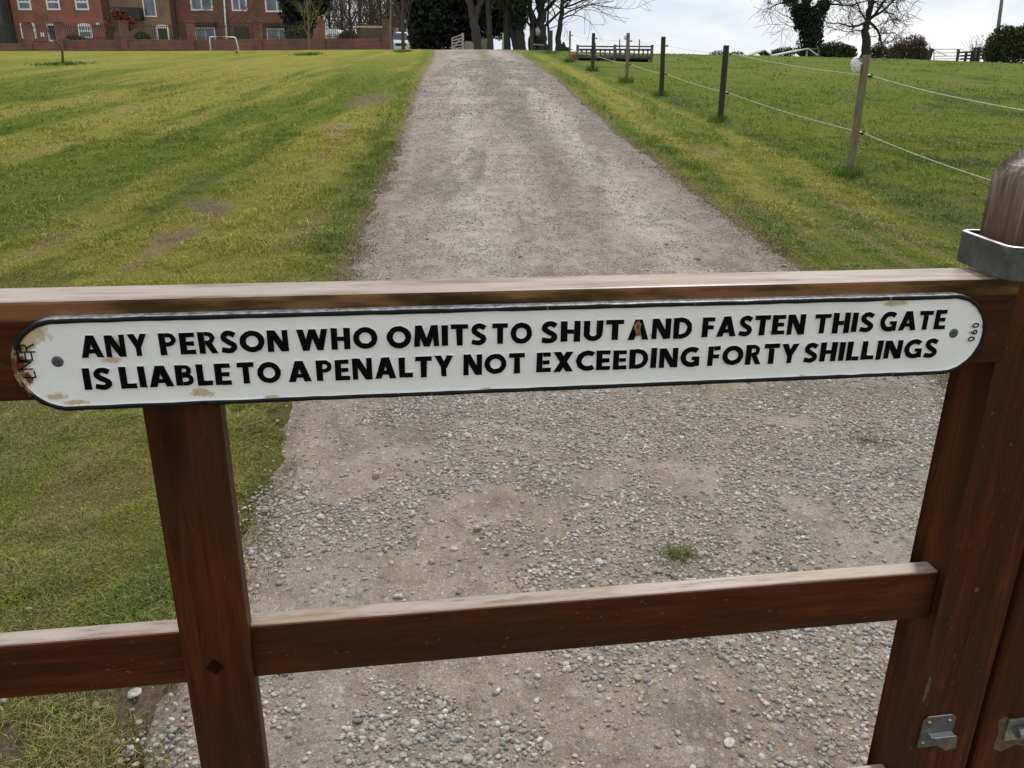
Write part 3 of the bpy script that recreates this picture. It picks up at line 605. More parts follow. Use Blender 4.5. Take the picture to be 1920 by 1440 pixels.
b.s0 = b.n; b.add([q for r_ in rings[-2:] for q in r_], [(i, (i+1) % n, n+(i+1) % n, n+i) for i in range(n)], 1)
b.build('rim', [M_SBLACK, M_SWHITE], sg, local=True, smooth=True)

# letters: hand-cut bold capitals, cap height 1
W = .265
def arc(cx, cz, rx, rz, a0, a1, k=14): return [(cx+rx*math.cos(R_(a0+(a1-a0)*j/k)), cz+rz*math.sin(R_(a0+(a1-a0)*j/k))) for j in range(k+1)]
def bar(x0, x1, z0, z1): return ('p', [(x0, z0), (x1, z0), (x1, z1), (x0, z1)])
def dg(xa, xb, w_=.25, z0=0, z1=1): return ('p', [(xa, z0), (xa+w_, z0), (xb+w_, z1), (xb, z1)])
def st(P, w_=W, w2=None): return ('s', P, w_)
h_ = W/2; q_ = .19
G = {
 'I': (W, [bar(0, W, 0, 1)]),
 'L': (.60, [bar(0, W, 0, 1), bar(W, .60, 0, .225)]),
 'T': (.72, [bar(.2275, .4925, 0, .78), bar(0, .72, .78, 1)]),
 'E': (.62, [bar(0, W, 0, 1), bar(W, .60, .79, 1), bar(W, .57, .395, .60), bar(W, .62, 0, .21)]),
 'F': (.58, [bar(0, W, 0, 1), bar(W, .58, .79, 1), bar(W, .54, .38, .59)]),
 'H': (.78, [bar(0, W, 0, 1), bar(.52, .785, 0, 1), bar(W, .52, .39, .60)]),
 'N': (.84, [bar(0, .235, 0, 1), bar(.605, .84, 0, 1), dg(.535, .01, .30)]),
 'A': (.92, [dg(0, .30, .28), dg(.64, .34, .28), bar(.22, .70, .19, .38)]),
 'Y': (.82, [bar(.295, .525, 0, .45), ('p', [(.28, .40), (.54, .40), (.29, 1), (0, 1)]), ('p', [(.28, .40), (.54, .40), (.82, 1), (.54, 1)])]),
 'X': (.86, [dg(0, .55, .31), dg(.55, .0, .31)]),
 'W': (1.24, [dg(.20, 0, .26), dg(.22, .48, .25), dg(.77, .51, .25), dg(.78, .98, .26)]),
 'M': (1.02, [dg(0, .06, .24), dg(.78, .72, .24), dg(.385, .08, .25), dg(.385, .69, .25)]),
 'U': (.78, [bar(0, W, .38, 1), bar(.52, .785, .38, 1), st(arc(.3925, .38, .26, .262, 180, 360), .24)]),
 'O': (1.0, [st(arc(.5, .5, .375, .385, 0, 360, 28), .25)]),
 'C': (.78, [st(arc(.52, .5, .39, .39, 50, 310, 20), .245)]),
 'G': (.88, [st(arc(.5, .5, .375, .385, 48, 300, 20), .245), bar(.64, .87, .03, .52), bar(.52, .66, .35, .52)]),
 'D': (.84, [bar(0, W, 0, 1), st([(W, .9)]+arc(.33, .5, .40, .4, 90, -90, 14)+[(W, .1)], .225)]),
 'P': (.68, [bar(0, W, 0, 1), st([(W, .91)]+arc(.36, .70, .21, .21, 90, -90, 10)+[(W, .49)], .19)]),
 'R': (.76, [bar(0, W, 0, 1), st([(W, .91)]+arc(.36, .71, .20, .20, 90, -90, 10)+[(W, .51)], .19), dg(.49, .27, .26, 0, .46)]),
 'B': (.70, [bar(0, W, 0, 1), st([(W, .91)]+arc(.36, .735, .17, .175, 90, -90, 10)+[(W, .56)], .18), st([(W, .47)]+arc(.39, .285, .205, .19, 90, -90, 10)+[(W, .095)], .19)]),
 'S': (.64, [st([(.585, .80)]+arc(.34, .70, .21, .20, 62, 200, 8)+[(.30, .50), (.42, .43)]+arc(.30, .28, .225, .18, 30, -110, 9)+[(.03, .155)], .235)]),
 '0': (.74, [st(arc(.37, .5, .28, .42, 0, 360, 22), .18)]),
 '6': (.74, [st(arc(.37, .32, .28, .25, 0, 360, 20), .18), st([(.10, .36), (.16, .62), (.34, .86), (.52, .98)], .18)]),
}
GT = {'L': [[(.0, 1), (0, 0), (.55, 0)]], 'N': [[(0, 0), (0, 1), (.62, 0), (.62, 1)]], 'E': [[(.5, 1), (0, 1), (0, 0), (.52, 0)], [(0, .5), (.45, .5)]], 'R': [[(0, 0), (0, 1), (.35, 1), (.48, .88), (.48, .66), (.35, .54), (0, .54)], [(.25, .54), (.52, 0)]]}
def strip(P, w_):
    P = np.array(P, float); T = np.gradient(P, axis=0)
    if np.linalg.norm(P[0]-P[-1]) < 1e-6: T[0] = T[-1] = (P[1]-P[-2])/2
    T /= np.linalg.norm(T, axis=1)[:, None]; Nn = np.stack([-T[:, 1], T[:, 0]], -1)
    return P+Nn*w_/2, P-Nn*w_/2
class Lett:
    def __init__(s, fl=.00055): s.b = MB(); s.k = 0; s.fl = fl
    def poly(s, pts):          # pts: list of 2D; black cap, white flanks
        s.k = (s.k+1) % 9; y = -.0017-s.k*.00003; n = len(pts); a = 0
        for i in range(n): a += pts[i][0]*pts[(i+1) % n][1]-pts[(i+1) % n][0]*pts[i][1]
        if a < 0: pts = pts[::-1]
        P = np.array(pts, float); E_ = np.roll(P, -1, 0)-P; E_ /= np.linalg.norm(E_, axis=1)[:, None]; Nn = np.stack([E_[:, 1], -E_[:, 0]], -1); Mv = Nn+np.roll(Nn, 1, 0); Mv /= np.clip((Mv*Nn).sum(1), .5, 9)[:, None]
        Q = P+Mv*s.fl; V = [(x, y, z) for x, z in P]+[(x, .0004, z) for x, z in Q]; n = len(P)
        s.b.add(V[:n], [tuple(range(n))], 0); V = [(a_, b_+.0004, c_) for a_, b_, c_ in V[:n]]+V[n:]; s.b.add(V, [(i, (i+1) % n, n+(i+1) % n, n+i) for i in range(n)], 1)
    def shape(s, sh, X, Z):    # X, Z map unit coordinates to plate
        j = lambda: rng.normal(0, .0085)
        if sh[0] == 'p': s.poly([(X(x+j()), Z(z+j()*.8)) for x, z in sh[1]])
        else:
            A, B = strip(sh[1], sh[2]); A = A+rng.normal(0, .006, A.shape); B = B+rng.normal(0, .006, B.shape)
            if np.linalg.norm(np.array(sh[1][0])-np.array(sh[1][-1])) < 1e-6: A[-1] = A[0]; B[-1] = B[0]
            s.k = (s.k+1) % 9; y = -.0017-s.k*.00003; n = len(A)
            D_ = A-B; D_ /= np.linalg.norm(D_, axis=1)[:, None]; A2 = [(X(a[0])+d[0]*s.fl, .0004, Z(a[1])+d[1]*s.fl) for a, d in zip(A, D_)]; B2 = [(X(a[0])-d[0]*s.fl, .0004, Z(a[1])-d[1]*s.fl) for a, d in zip(B, D_)]
            V = [(X(a[0]), y, Z(a[1])) for a in A]+[(X(a[0]), y, Z(a[1])) for a in B]+A2+B2
            F0 = [(i, i+1, n+i+1, n+i) for i in range(n-1)]; s.b.add(V[:2*n], F0, 0); V = [(a_, b_+.0004, c_) for a_, b_, c_ in V[:2*n]]+V[2*n:]
            F1 = [(2*n+i, 2*n+i+1, i+1, i) for i in range(n-1)]+[(n+i, n+i+1, 3*n+i+1, 3*n+i) for i in range(n-1)]+[(0, n, 3*n, 2*n), (n-1, 2*n-1, 4*n-1, 3*n-1)]
            s.b.add(V, F1, 1)
def word(lt, txt, x0, x1, z0, z1):
    gap = .115; tw = sum(G[c][0] for c in txt)+gap*(len(txt)-1); sc_ = (x1-x0)/tw; x = x0
    for c in txt:
        zz0 = z0+rng.normal(0, .0002); zz1 = z1+rng.normal(0, .0002)
        for sh in G[c][1]: lt.shape(sh, lambda u, x=x: x+u*sc_, lambda v: zz0+v*(zz1-zz0))
        x += (G[c][0]+gap)*sc_
for line, (z0, z1) in (([('ANY', -326.6, -278.3), ('PERSON', -270.2, -175.2), ('WHO', -168.6, -107), ('OMITS', -99.9, -21.1), ('TO', -16.4, 16.1), ('SHUT', 23.5, 92.3), ('AND', 95.9, 150.7), ('FASTEN', 159.5, 250.5), ('THIS', 259.3, 313.4), ('GATE', 319.4, 381.5)], (1.3115, 1.3289)),
                       ([('IS', -328.4, -308.4), ('LIABLE', -302.3, -220.6), ('TO', -215.8, -183), ('A', -177.6, -160), ('PENALTY', -156.0, -48), ('NOT', -39.9, 10.5), ('EXCEEDING', 20.2, 159.7), ('FORTY', 166.7, 248), ('SHILLINGS', 253.4, 378.5)], (1.2860, 1.3033))):
    lt = Lett()
    for (t_, a_, c_) in line: word(lt, t_, a_/1000, c_/1000, z0, z1)
    lt.b.build('lettering', [M_LETTER, M_SWHITE], sg, local=True)
# small text running up the two round ends
lt = Lett(.00025)
for c, sl, sr, h0, h1 in (('L', -.3694, -.3616, 1.2975, 1.3020), ('N', -.3712, -.3624, 1.3042, 1.3098), ('E', -.3702, -.3611, 1.3113, 1.3168), ('R', -.3682, -.3586, 1.3175, 1.3234)):
    um = max(u for P in GT[c] for u, v in P)
    for P in GT[c]:
        Pm = [(sr+(sl-sr)*v, h0+(h1-h0)*u/um) for u, v in P]
        for i in range(len(Pm)-1): a_, c_ = np.array(Pm[i]), np.array(Pm[i+1]); t_ = (c_-a_)/np.linalg.norm(c_-a_); nn = np.array([-t_[1], t_[0]])*.0005; lt.poly([tuple(a_-t_*.0005-nn), tuple(c_+t_*.0005-nn), tuple(c_+t_*.0005+nn), tuple(a_-t_*.0005+nn)])
lt.b.build('lettering', [M_LETTER, M_SWHITE], sg, local=True)
lt = Lett(.0002); hh = .0066
for c, xb, zb in (('0', .4130, 1.2995), ('6', .4140, 1.3057), ('0', .4142, 1.3119)):
    for sh in G[c][1]:
        sh2 = ('s', [(-v, u) for u, v in sh[1]], sh[2]); lt.shape(sh2, lambda u, xb=xb: xb+u*hh, lambda v, zb=zb: zb+v*hh*.95)
lt.b.build('lettering', [M_LETTER, M_SWHITE], sg, local=True)
for (sx_, sz_) in ((-.3447, 1.3088), (.3925, 1.3071)):
    b = MB(); b.tube([(sx_, .0005, sz_), (sx_, -.0004, sz_), (sx_, -.0010, sz_)], [.0044, .0042, .0032], 20); b.tube([(sx_, -.0009, sz_), (sx_, -.0015, sz_)], [.0017, .0015], 6)
    b.build('screw', M_SCREW, sg, local=True, bevel=.0002, seg=1)

# ------------------------------------------------------------------ electric fence
M_POSTG = simple('green black fence timber', (.028, .028, .014), .85, 0, .45, 6, .4, .01, stretch=(6, 6, 1))
M_POSTB = simple('tan fence timber', (.16, .12, .07), .8, 0, .4, 6, .4, .008, stretch=(8, 8, 1))
M_INS = simple('black insulator plastic', (.012, .012, .012), .4, 0, .1)
M_ROPE = simple('pale electric rope', (.52, .52, .44), .7, 0, .25, 30)
M_BAG = simple('white plastic sack', (.72, .72, .71), .45, 0, .12, 12, .6, .02)
plabs = [('nearest fence post, pale brown, with a white sack tied near its top', (1592, 332), (1625, 103), .075, M_POSTB, .50, 1.13),
         ('dark green-black fence post, second from the camera', (1350, 229), (1362, 85), .085, M_POSTG, .47, 1.08),
         ('dark green-black fence post, third from the camera', (1240, 181), (1244, 69), .085, M_POSTG, .44, 1.0),
         ('pale brown fence post fourth from the camera with a small white cap on its side', (1175, 156), (1178, 62), .075, M_POSTB, .43, .96),
         ('dark fence post in front of the left half of the hay rack', (1111, 133), (1113, 62), .085, M_POSTG, .41, .88),
         ('thin pale fence post just left of the red tub', (1068, 117), (1069, 58), .055, M_POSTB, .40, .85)]
lowp = []; upp = []; POBJ = []
for (lab, pb, ptp, wd, m_, hl, hu), pt in zip(plabs, POSTS):
    zb = gz(pt[0], pt[1]); topz = at(ptp[0], ptp[1], pt[1])[2]; tx = at(ptp[0], ptp[1], pt[1])[0]; wd *= 1.08
    b = MB(); k = 4 if m_ is M_POSTG else 10
    b.tube([(pt[0], pt[1], zb-.1), (pt[0]+(tx-pt[0])*.5, pt[1], (zb+topz)/2), (tx, pt[1], topz-.01), (tx, pt[1], topz)], [wd*.56, wd*.55, wd*.54, wd*.48], 12)
    po = b.build('fence_post', m_, None, loc=(pt[0], pt[1], zb)); tag(po, lab, 'fence post', 'electric fence posts along the driveway')
    POBJ.append(po)
    for hh in (hl, hu):
        f_ = hh/(topz-zb); x_ = pt[0]+(tx-pt[0])*f_; b = MB()
        b.tube([(x_+wd*.4, pt[1], zb+hh), (x_+wd*.5+.045, pt[1], zb+hh)], [.012, .016], 8); b.tube([(x_+wd*.5+.03, pt[1], zb+hh-.02), (x_+wd*.5+.06, pt[1], zb+hh-.012), (x_+wd*.5+.065, pt[1], zb+hh+.012), (x_+wd*.5+.04, pt[1], zb+hh+.02)], .008, 6)
        b.build('insulator', M_INS, po); (lowp if hh == hl else upp).append((x_+wd*.5+.055, pt[1], zb+hh))
b = MB(); c0 = np.array(at(1606, 123, POSTS[0][1])); 
bv, bf = ico(2); q = bv*[.055, .05, .085]*(1+.12*np.sin(bv[:, :1]*7+bv[:, 2:]*9)); q[:, 0] += -.02*q[:, 2]/.08; b.add(q+c0-[.012, 0.0, 0], bf); b.tube([c0+[0, 0, .02], c0+[.05, -.03, .02]], .012, 6)
tag(b.build('plastic_sack', M_BAG, smooth=True), 'small white plastic sack tied to the top of the nearest fence post', 'sack')
b = MB(); c0 = np.array(at(1172.5, 70, POSTS[3][1])); b.tube([c0+[-.03, 0, 0], c0+[.02, 0, 0]], [.05, .055], 12); b.build('white_cap', M_BAG, POBJ[3])
def sag(A, B, s_=.03, k=10): A = np.array(A); B = np.array(B); return [A+(B-A)*t-np.array([0, 0, s_*4*t*(1-t)]) for t in np.linspace(0, 1, k)]
def rope(lst, name, lab, r0):
    b = MB(); P = []
    for i in range(len(lst)-1): P += sag(lst[i], lst[i+1])[:-1]
    P.append(np.array(lst[-1])); P = np.array(P); rad = r0*(1+np.clip(P[:, 1]-10, 0, 40)*.05)
    b.tube(P, rad, 6); tag(b.build(name, M_ROPE, smooth=True), lab, 'rope')
p0l = at(1980, 376, 6.0); p0u = at(1990, 218, 6.0)
rope([p0l]+lowp, 'fence_rope', 'lower pale electric rope strung along the fence posts', .0038)
rope([p0u]+upp[:2], 'fence_rope', 'upper pale electric rope running from the right edge to the second fence post', .0038)
rope(upp[1:], 'fence_rope', 'faint upper rope strung against the sky beyond the second fence post', .0018)

# ------------------------------------------------------------------ trees
M_BARK = simple('bark', (.060, .050, .038), .9, 0, .4, 3, .5, .03, stretch=(4, 4, 1))
M_BARKD = simple('dark bark', (.030, .027, .020), .9, 0, .4, 3, .5, .03, stretch=(4, 4, 1))
M_BARKP = simple('pale birch bark', (.26, .24, .20), .85, 0, .5, 3, .4, .02, stretch=(1, 1, 4))
M_TWIG = simple('brown twigs', (.085, .062, .045), .9, 0, .3, 2)
M_BUD = simple('budding twigs', (.14, .13, .045), .8, 0, .3, 2)
def leafmat(name, c, var=.5):
    m, nt, p = mat(name); f = noise(nt, mapping(nt), 1.3, 4, .7); L(nt, ramp(nt, f, [(.3, tuple(x*(1-var) for x in c)), (.7, tuple(x*(1+var) for x in c))]), p.inputs['Base Color'])
    p.inputs['Roughness'].default_value = .6; p.inputs['Specular IOR Level'].default_value = .3; return m
M_IVY = leafmat('ivy leaves', (.022, .036, .013)); M_CON = leafmat('conifer foliage', (.013, .020, .010)); M_HEDGE = leafmat('hedge leaves', (.052, .060, .022)); M_HEDB = leafmat('bare hedge shoots', (.10, .075, .045)); M_RED = leafmat('red leaves', (.15, .03, .018)); M_SHRUB = leafmat('shrub leaves', (.045, .062, .022)); M_GOLD = leafmat('fresh yellow leaves', (.20, .18, .05))
def leaves(b, C_, r, n, size, sh=1., rnd=rng):
    """n leaf-clump quads through an ellipsoid C_, radii r; denser towards the rim with holes"""
    C_ = np.array(C_, float); r = np.array(r, float); d = rnd.normal(size=(n, 3)); d /= np.linalg.norm(d, axis=1)[:, None]
    rad = rnd.random(n)**.45; lump = .78+.34*fbm(d[:, 0]*2.2+C_[0], d[:, 2]*2.2+d[:, 1]*1.7+C_[2], 131, 3); P = C_+d*r*(rad*lump*1.12)[:, None]
    u = rnd.normal(size=(n, 3)); u /= np.linalg.norm(u, axis=1)[:, None]; v = np.cross(u, rnd.normal(size=(n, 3))); v /= np.linalg.norm(v, axis=1)[:, None]
    s_ = size*rnd.uniform(.5, 1.3, n)[:, None]
    V = np.stack([P-u*s_*.5, P+v*s_*.35*sh, P+u*s_*.5, P-v*s_*.35*sh], 1).reshape(-1, 3)
    b.add(V, [(4*i, 4*i+1, 4*i+2, 4*i+3) for i in range(n)])
def grow(b, p, d, Ln, r, dep, rnd, droop=.0, wob=.22, kids=(3, 5), spread=.8, minr=.006, tips=None, ksides=(7, 5, 4, 3, 3, 3)):
    n = 5; P = [np.array(p, float)]; dd = np.array(d, float)
    for i in range(n):
        dd = dd+rnd.normal(0, wob, 3)*.6; dd[2] += (-droop if dep > 0 else 0)+.04; dd /= np.linalg.norm(dd); P.append(P[-1]+dd*Ln/n)
    rr = np.linspace(r, max(r*.45, minr), n+1); b.tube(P, rr, ksides[min(dep, 5)], cap=False)
    if dep >= len(ksides)-1 or r < minr*1.1:
        if tips is not None: tips.append(P[-1])
        return
    kn = rnd.integers(kids[0], kids[1]+1)
    for j in range(kn):
        t = .35+.65*(j+rnd.random())/kn; i0 = min(int(t*n), n-1); q = P[i0]+(P[i0+1]-P[i0])*(t*n-i0)
        side = rnd.normal(size=3); side -= side@dd*dd; side /= np.linalg.norm(side)+1e-9; nd = dd*(1-spread*.55)+side*spread*rnd.uniform(.6, 1.1); nd /= np.linalg.norm(nd)
        grow(b, q, nd, Ln*rnd.uniform(.5, .78), max(rr[i0]*rnd.uniform(.42, .62), minr), dep+1, rnd, droop, wob, kids, spread, minr, tips, ksides)
    grow(b, P[-1], dd, Ln*.7, rr[-1], dep+1, rnd, droop, wob, kids, spread, minr, tips, ksides)
def tree(name, lab, trunkP, r0, limbs, seed, bark=M_BARKD, twig=None, dep=4, kids=(3, 4), spread=.8, droop=.03, wob=.25, minr=.008, crown=None, cat='tree', group=None, ivy=None, ks=(6, 5, 4, 3, 3, 3)):
    """trunkP: points; limbs: list of (t along trunk, direction, length, radius)"""
    rnd = np.random.default_rng(seed); P = np.array(trunkP, float); P[0][2] -= .3
    e = empty(name, tuple(P[0]+[0, 0, .3])); tag(e, lab, cat, group)
    tt = np.linspace(0, 1, 14); Q = np.stack([np.interp(tt, np.linspace(0, 1, len(P)), P[:, k]) for k in range(3)], -1); Q[2:-1, :2] += rnd.normal(0, r0*.14, (11, 2))
    rad = np.interp(tt, [0, .06, .2, 1], [r0*1.5, r0*1.1, r0, r0*.55]); b = MB(); b.tube(Q, rad, 12, cap=True); b.build('trunk', bark, e, smooth=True)
    b = MB()
    for (t, d, Ln, r_) in limbs:
        i0 = min(int(t*13), 12); q = Q[i0]+(Q[i0+1]-Q[i0])*(t*13-i0); d = np.array(d, float); d /= np.linalg.norm(d)
        grow(b, q, d, Ln, r_, 5-dep, rnd, droop, wob, kids, spread, minr, None, ks)
    if limbs: b.build('branches', twig or bark, e)
    if ivy:
        b = MB()
        for (c_, r_, n_, s_) in ivy[1]: leaves(b, c_, r_, n_, s_, rnd=rnd)
        b.build('ivy' if ivy[0] is M_IVY else 'foliage', ivy[0], e)
    return e
def P3(px, py, Y): return tuple(at(px, py, Y))
def base(px, Y, py=95):
    x = at(px, py, Y)[0]; return (x, Y, gz(x, Y))
# oak behind the nearest fence post
Y = 64.; B = base(1624, Y); 
tree('oak_tree', 'bare spreading tree rising behind the nearest fence post', [B, P3(1624, 90, Y), P3(1621, 60, Y), P3(1628, 38, Y)], .36,
     [(.93, (-.9, 0, .25), 2.0, .11), (.98, (-.15, .2, 1), 2.8, .13), (1., (.5, -.2, .8), 2.6, .13), (.97, (.95, .2, .30), 2.4, .12), (1., (.05, .1, 1), 3.0, .14), (.99, (-.7, .1, .8), 2.2, .11), (1., (.75, -.3, .6), 2.4, .11), (.96, (-.8, .3, .5), 2., .08), (.99, (.3, .3, .9), 2.4, .1), (.55, (.8, .3, .15), 1.6, .04), (.6, (-.8, -.2, .3), 1.4, .035), (.7, (.8, .2, .2), 2.0, .05), (.7, (-.7, .2, .2), 1.8, .045)], 11, droop=.02, wob=.42, spread=.85, kids=(4, 6), minr=.012, bark=M_BARKD)
Y = 70.; B = base(1518, Y)
tree('ivy_tree', 'bare tree with ivy thick around its trunk and forks', [B, P3(1520, 60, Y), P3(1515, 30, Y), P3(1508, 5, Y)], .5,
     [(.6, (-.6, 0, .8), 3., .2), (.65, (.6, .2, .9), 3.4, .2), (.8, (-.9, 0, .5), 3.2, .14), (.85, (.2, .3, 1), 3., .2), (1., (-.3, 0, 1), 3., .2), (.5, (-1, 0, .1), 2.4, .06), (.35, (-1, .1, .0), 2.2, .05), (.9, (.7, 0, .8), 3.2, .2), (.7, (-1, .2, .5), 3., .1)], 12, wob=.3, spread=.8, kids=(4, 5), minr=.013,
     ivy=(M_IVY, [(P3(1518, 85, Y), (1.0, .8, 1.3), 1500, .22), (P3(1520, 62, Y), (.95, .8, 1.3), 1500, .22), (P3(1518, 40, Y), (1.1, .8, 1.1), 1500, .22), (P3(1500, 28, Y), (.7, .6, .8), 900, .2), (P3(1496, 45, Y), (.3, .5, .6), 250, .2), (P3(1538, 22, Y), (.5, .5, 1.0), 700, .2), (P3(1550, 6, Y), (.35, .4, .8), 400, .2), (P3(1512, 8, Y), (.5, .5, 1.2), 700, .2), (P3(1488, 8, Y), (.4, .4, .9), 350, .18), (P3(1475, 0, Y), (.3, .4, .5), 200, .18)]))
# trees right of the drive head
Y = 56.
tree('forked_tree', 'thick dark trunk forking just above the hanging grey bag', [base(1017, Y), P3(1015, 70, Y), P3(1013, 40, Y), P3(1014, -10, Y)], .42, [(.45, (-.5, 0, 1), 2.6, .15), (.5, (.9, 0, .8), 2.8, .10), (.7, (-.4, 0, 1), 3., .14), (.75, (.8, .1, .9), 3., .12), (1, (0, 0, 1), 4, .2), (.95, (.6, 0, .8), 3, .13)], 21, kids=(3, 4), minr=.013, droop=.02)
tree('slender_tree', 'dark trunk splitting into two stems left of the thick forked trunk', [base(999, Y), P3(998, 72, Y), P3(999, 52, Y), P3(995, 30, Y), P3(993, -10, Y)], .24, [(.5, (.55, 0, 1), 2.4, .13), (.48, (-.8, 0, .9), 2.4, .09), (.75, (.6, 0, .8), 2., .06), (1, (-.2, 0, 1), 3., .12), (.8, (-.8, .3, .6), 2., .06)], 22, minr=.012)
tree('young_tree', 'thin wavy stem between the forked trunk and the leaning tree', [base(1032, Y), P3(1029, 70, Y), P3(1027, 40, Y), P3(1030, -10, Y)], .09, [(.5, (.8, 0, .5), 1.5, .03), (.6, (-.8, 0, .6), 1.4, .03), (.75, (.7, 0, .8), 1.5, .03), (1, (0, 0, 1), 2, .05)], 23, minr=.01, dep=3)
tree('leaning_tree', 'slim dark tree leaning right with fine branches reaching over the field', [base(1046, Y), P3(1047, 70, Y), P3(1050, 45, Y), P3(1054, 15, Y), P3(1057, -15, Y)], .19, [(.55, (1, 0, .45), 2.2, .05), (.62, (1, .1, .6), 3.0, .06), (.75, (1, -.1, .35), 3.4, .06), (.8, (.9, 0, .7), 3.4, .07), (.7, (-.9, 0, .5), 2.0, .05), (.5, (-.6, .2, .5), 1.4, .03), (.85, (1, .2, .35), 3.6, .06), (1, (.2, 0, 1), 3., .09), (.9, (-.8, 0, .6), 2., .05)], 24, minr=.011, kids=(3, 5), droop=.03, spread=.65)
# dark evergreens closing the head of the drive
Y = 60.
def evergreen(name, lab, px, trunk, r0, lobes, seed, bark=M_BARKD, leaf=M_CON, Y=Y, limbs=()):
    return tree(name, lab, [base(px, Y)]+[P3(a_, b_, Y) for a_, b_ in trunk], r0, list(limbs), seed, bark=bark, ivy=(leaf, [(P3(a_, b_, Y+dy), (rx, ry, rz), n_, s_) for (a_, b_, dy, rx, ry, rz, n_, s_) in lobes]), minr=.015)
evergreen('evergreen_tree', 'broad black-green evergreen filling the left of the head of the drive', 812, [(812, 60), (812, 0)], .4, [(812, 70, -1, 1.0, .8, .9, 1500, .22), (812, 20, -1, 1.9, 1.6, 2.6, 5200, .30), (800, -15, -1, 2.0, 1.6, 2.2, 4200, .30), (835, 0, 3, 1.9, 1.6, 2.6, 4200, .30), (785, 18, 2, .9, 1., 1.6, 1600, .25), (812, 52, -1, 1.4, 1., 1.2, 2200, .25), (842, 45, 4, 1.3, 1.0, 1.4, 2500, .25)], 31)
evergreen('evergreen_tree', 'dark evergreen crown hanging behind the leaning pale-brown trunk', 868, [(868, 50), (866, 0)], .2, [(850, 82, 6, 1.3, .6, .5, 1600, .14), (868, 12, -.5, 1.9, 1.2, 2.4, 7000, .26), (884, 60, 6, 1.3, .7, .9, 2600, .2), (872, 45, 6, 1.5, 1.0, 1.3, 3600, .26), (900, 25, 5, 1.6, 1.2, 1.8, 3600, .28), (890, -15, 5, 1.8, 1.2, 1.6, 3000, .28)], 32)
evergreen('evergreen_tree', 'dark evergreen behind the cluster of trunks on the right of the drive head', 945, [(945, 50), (945, 0)], .12, [(930, 10, 5, 1.6, 1.2, 2.0, 3600, .26), (955, 15, 5, 1.2, 1.2, 2.2, 3200, .26), (930, 48, 6, 1.2, 1.0, .9, 1800, .22), (948, -15, 5, 1.8, 1.2, 1.6, 2600, .28), (957, 45, 5, .8, .9, .9, 900, .2)], 33)
M_TRK = simple('grey brown trunk', (.058, .048, .036), .9, 0, .35, 3, .5, .03, stretch=(4, 4, 1)); Y = 55.
tree('roadside_tree', 'grey-brown leaning trunk directly right of the open field gate', [base(896, Y), P3(893, 60, Y), P3(886, 30, Y), P3(878, -10, Y)], .31, [(.45, (.25, 0, 1), 3., .22), (1, (-.2, 0, 1), 3., .18), (.8, (-.6, .3, .8), 2., .08)], 41, bark=M_TRK, minr=.012)
tree('roadside_tree', 'straight narrower grey-brown trunk beside the leaning trunk', [base(920, Y), P3(918, 60, Y), P3(915, 20, Y), P3(913, -10, Y)], .2, [(1, (.1, 0, 1), 3., .12), (.7, (.6, .2, .9), 2.2, .06)], 42, bark=M_TRK, minr=.012)
tree('roadside_tree', 'dark upright trunk left of the two leaning trunks at the bright gap', [base(951, Y), P3(951, 60, Y), P3(952, 20, Y), P3(953, -10, Y)], .22, [(1, (.1, 0, 1), 3., .12)], 43, minr=.012)
tree('roadside_tree', 'dark trunk slanting to lower right across the bright gap', [base(968, Y), P3(963, 75, Y), P3(957, 50, Y), P3(952, 20, Y)], .17, [(1, (-.2, 0, 1), 2., .08)], 44, minr=.012)
tree('roadside_tree', 'wide black ivy-dark trunk at the edge of the bright sky', [base(977, Y), P3(974, 70, Y), P3(974, 40, Y), P3(975, -12, Y)], .36, [(.6, (.6, 0, 1), 2., .1), (1, (.1, 0, 1), 3., .2), (.8, (.7, 0, .7), 1.6, .07)], 45, minr=.012, ivy=(M_IVY, [(P3(970, 15, Y), (.75, .6, 1.3), 1900, .2), (P3(966, -8, Y), (.9, .6, 1.), 1500, .2), (P3(976, 38, Y), (.42, .5, .8), 600, .16)]))
# thinner trees between the house and the evergreens
Y = 58.
for (px, lab, seed, m_, tw, ht) in ((735, 'slim pale birch standing at the left of the parked white vehicle', 51, M_BARKP, M_TWIG, 8), (757, 'bare young tree standing in front of the parked white vehicle', 52, M_TRK, M_TWIG, 7)):
    Bs = base(px, Y-6 if px == 757 else Y+4); yy = Bs[1]
    tree('birch_tree' if px == 735 else 'young_tree', lab, [Bs, P3(px-2, 60, yy), P3(px-2, 0, yy), P3(px-4, -60, yy)], .11 if px == 757 else .09,
         [(t_, (s_*.55, .1, 1), 2.2, .035) for t_, s_ in ((.3, 1), (.34, -1), (.42, 1), (.5, -1), (.55, 1), (.62, -1), (.7, .6), (.8, -.7), (1, .1), (.45, -.8), (.5, .7))], seed, bark=m_, twig=tw, dep=3, minr=.011, wob=.2, spread=.6, kids=(3, 4), droop=-.01, ks=(6, 5, 4, 3, 3, 3))
Bs = base(578, 46.)
tree('young_tree', 'small yellow-budded tree on the lawn in front of the garden wall', [Bs, P3(579, 60, 46), P3(577, 20, 46), P3(574, -30, 46)], .065, [(t_, (s_*.45, .1, 1), 1.3, .028) for t_, s_ in ((.25, -1), (.36, 1), (.4, -1), (.5, 1), (.6, -1), (.7, 1), (.85, -.5), (1, .2))], 53, bark=simple('budding bark', (.15, .11, .06), .85), twig=M_BUD, dep=3, minr=.009, wob=.2, spread=.55, kids=(3, 4), droop=-.02,
     ivy=(M_GOLD, [(P3(a_, b_, 46), (.3, .3, .4), 60, .07) for a_, b_ in ((566, 52), (568, 18), (588, 12), (580, 38), (590, 30))]))
Bs = onground(117, 120)
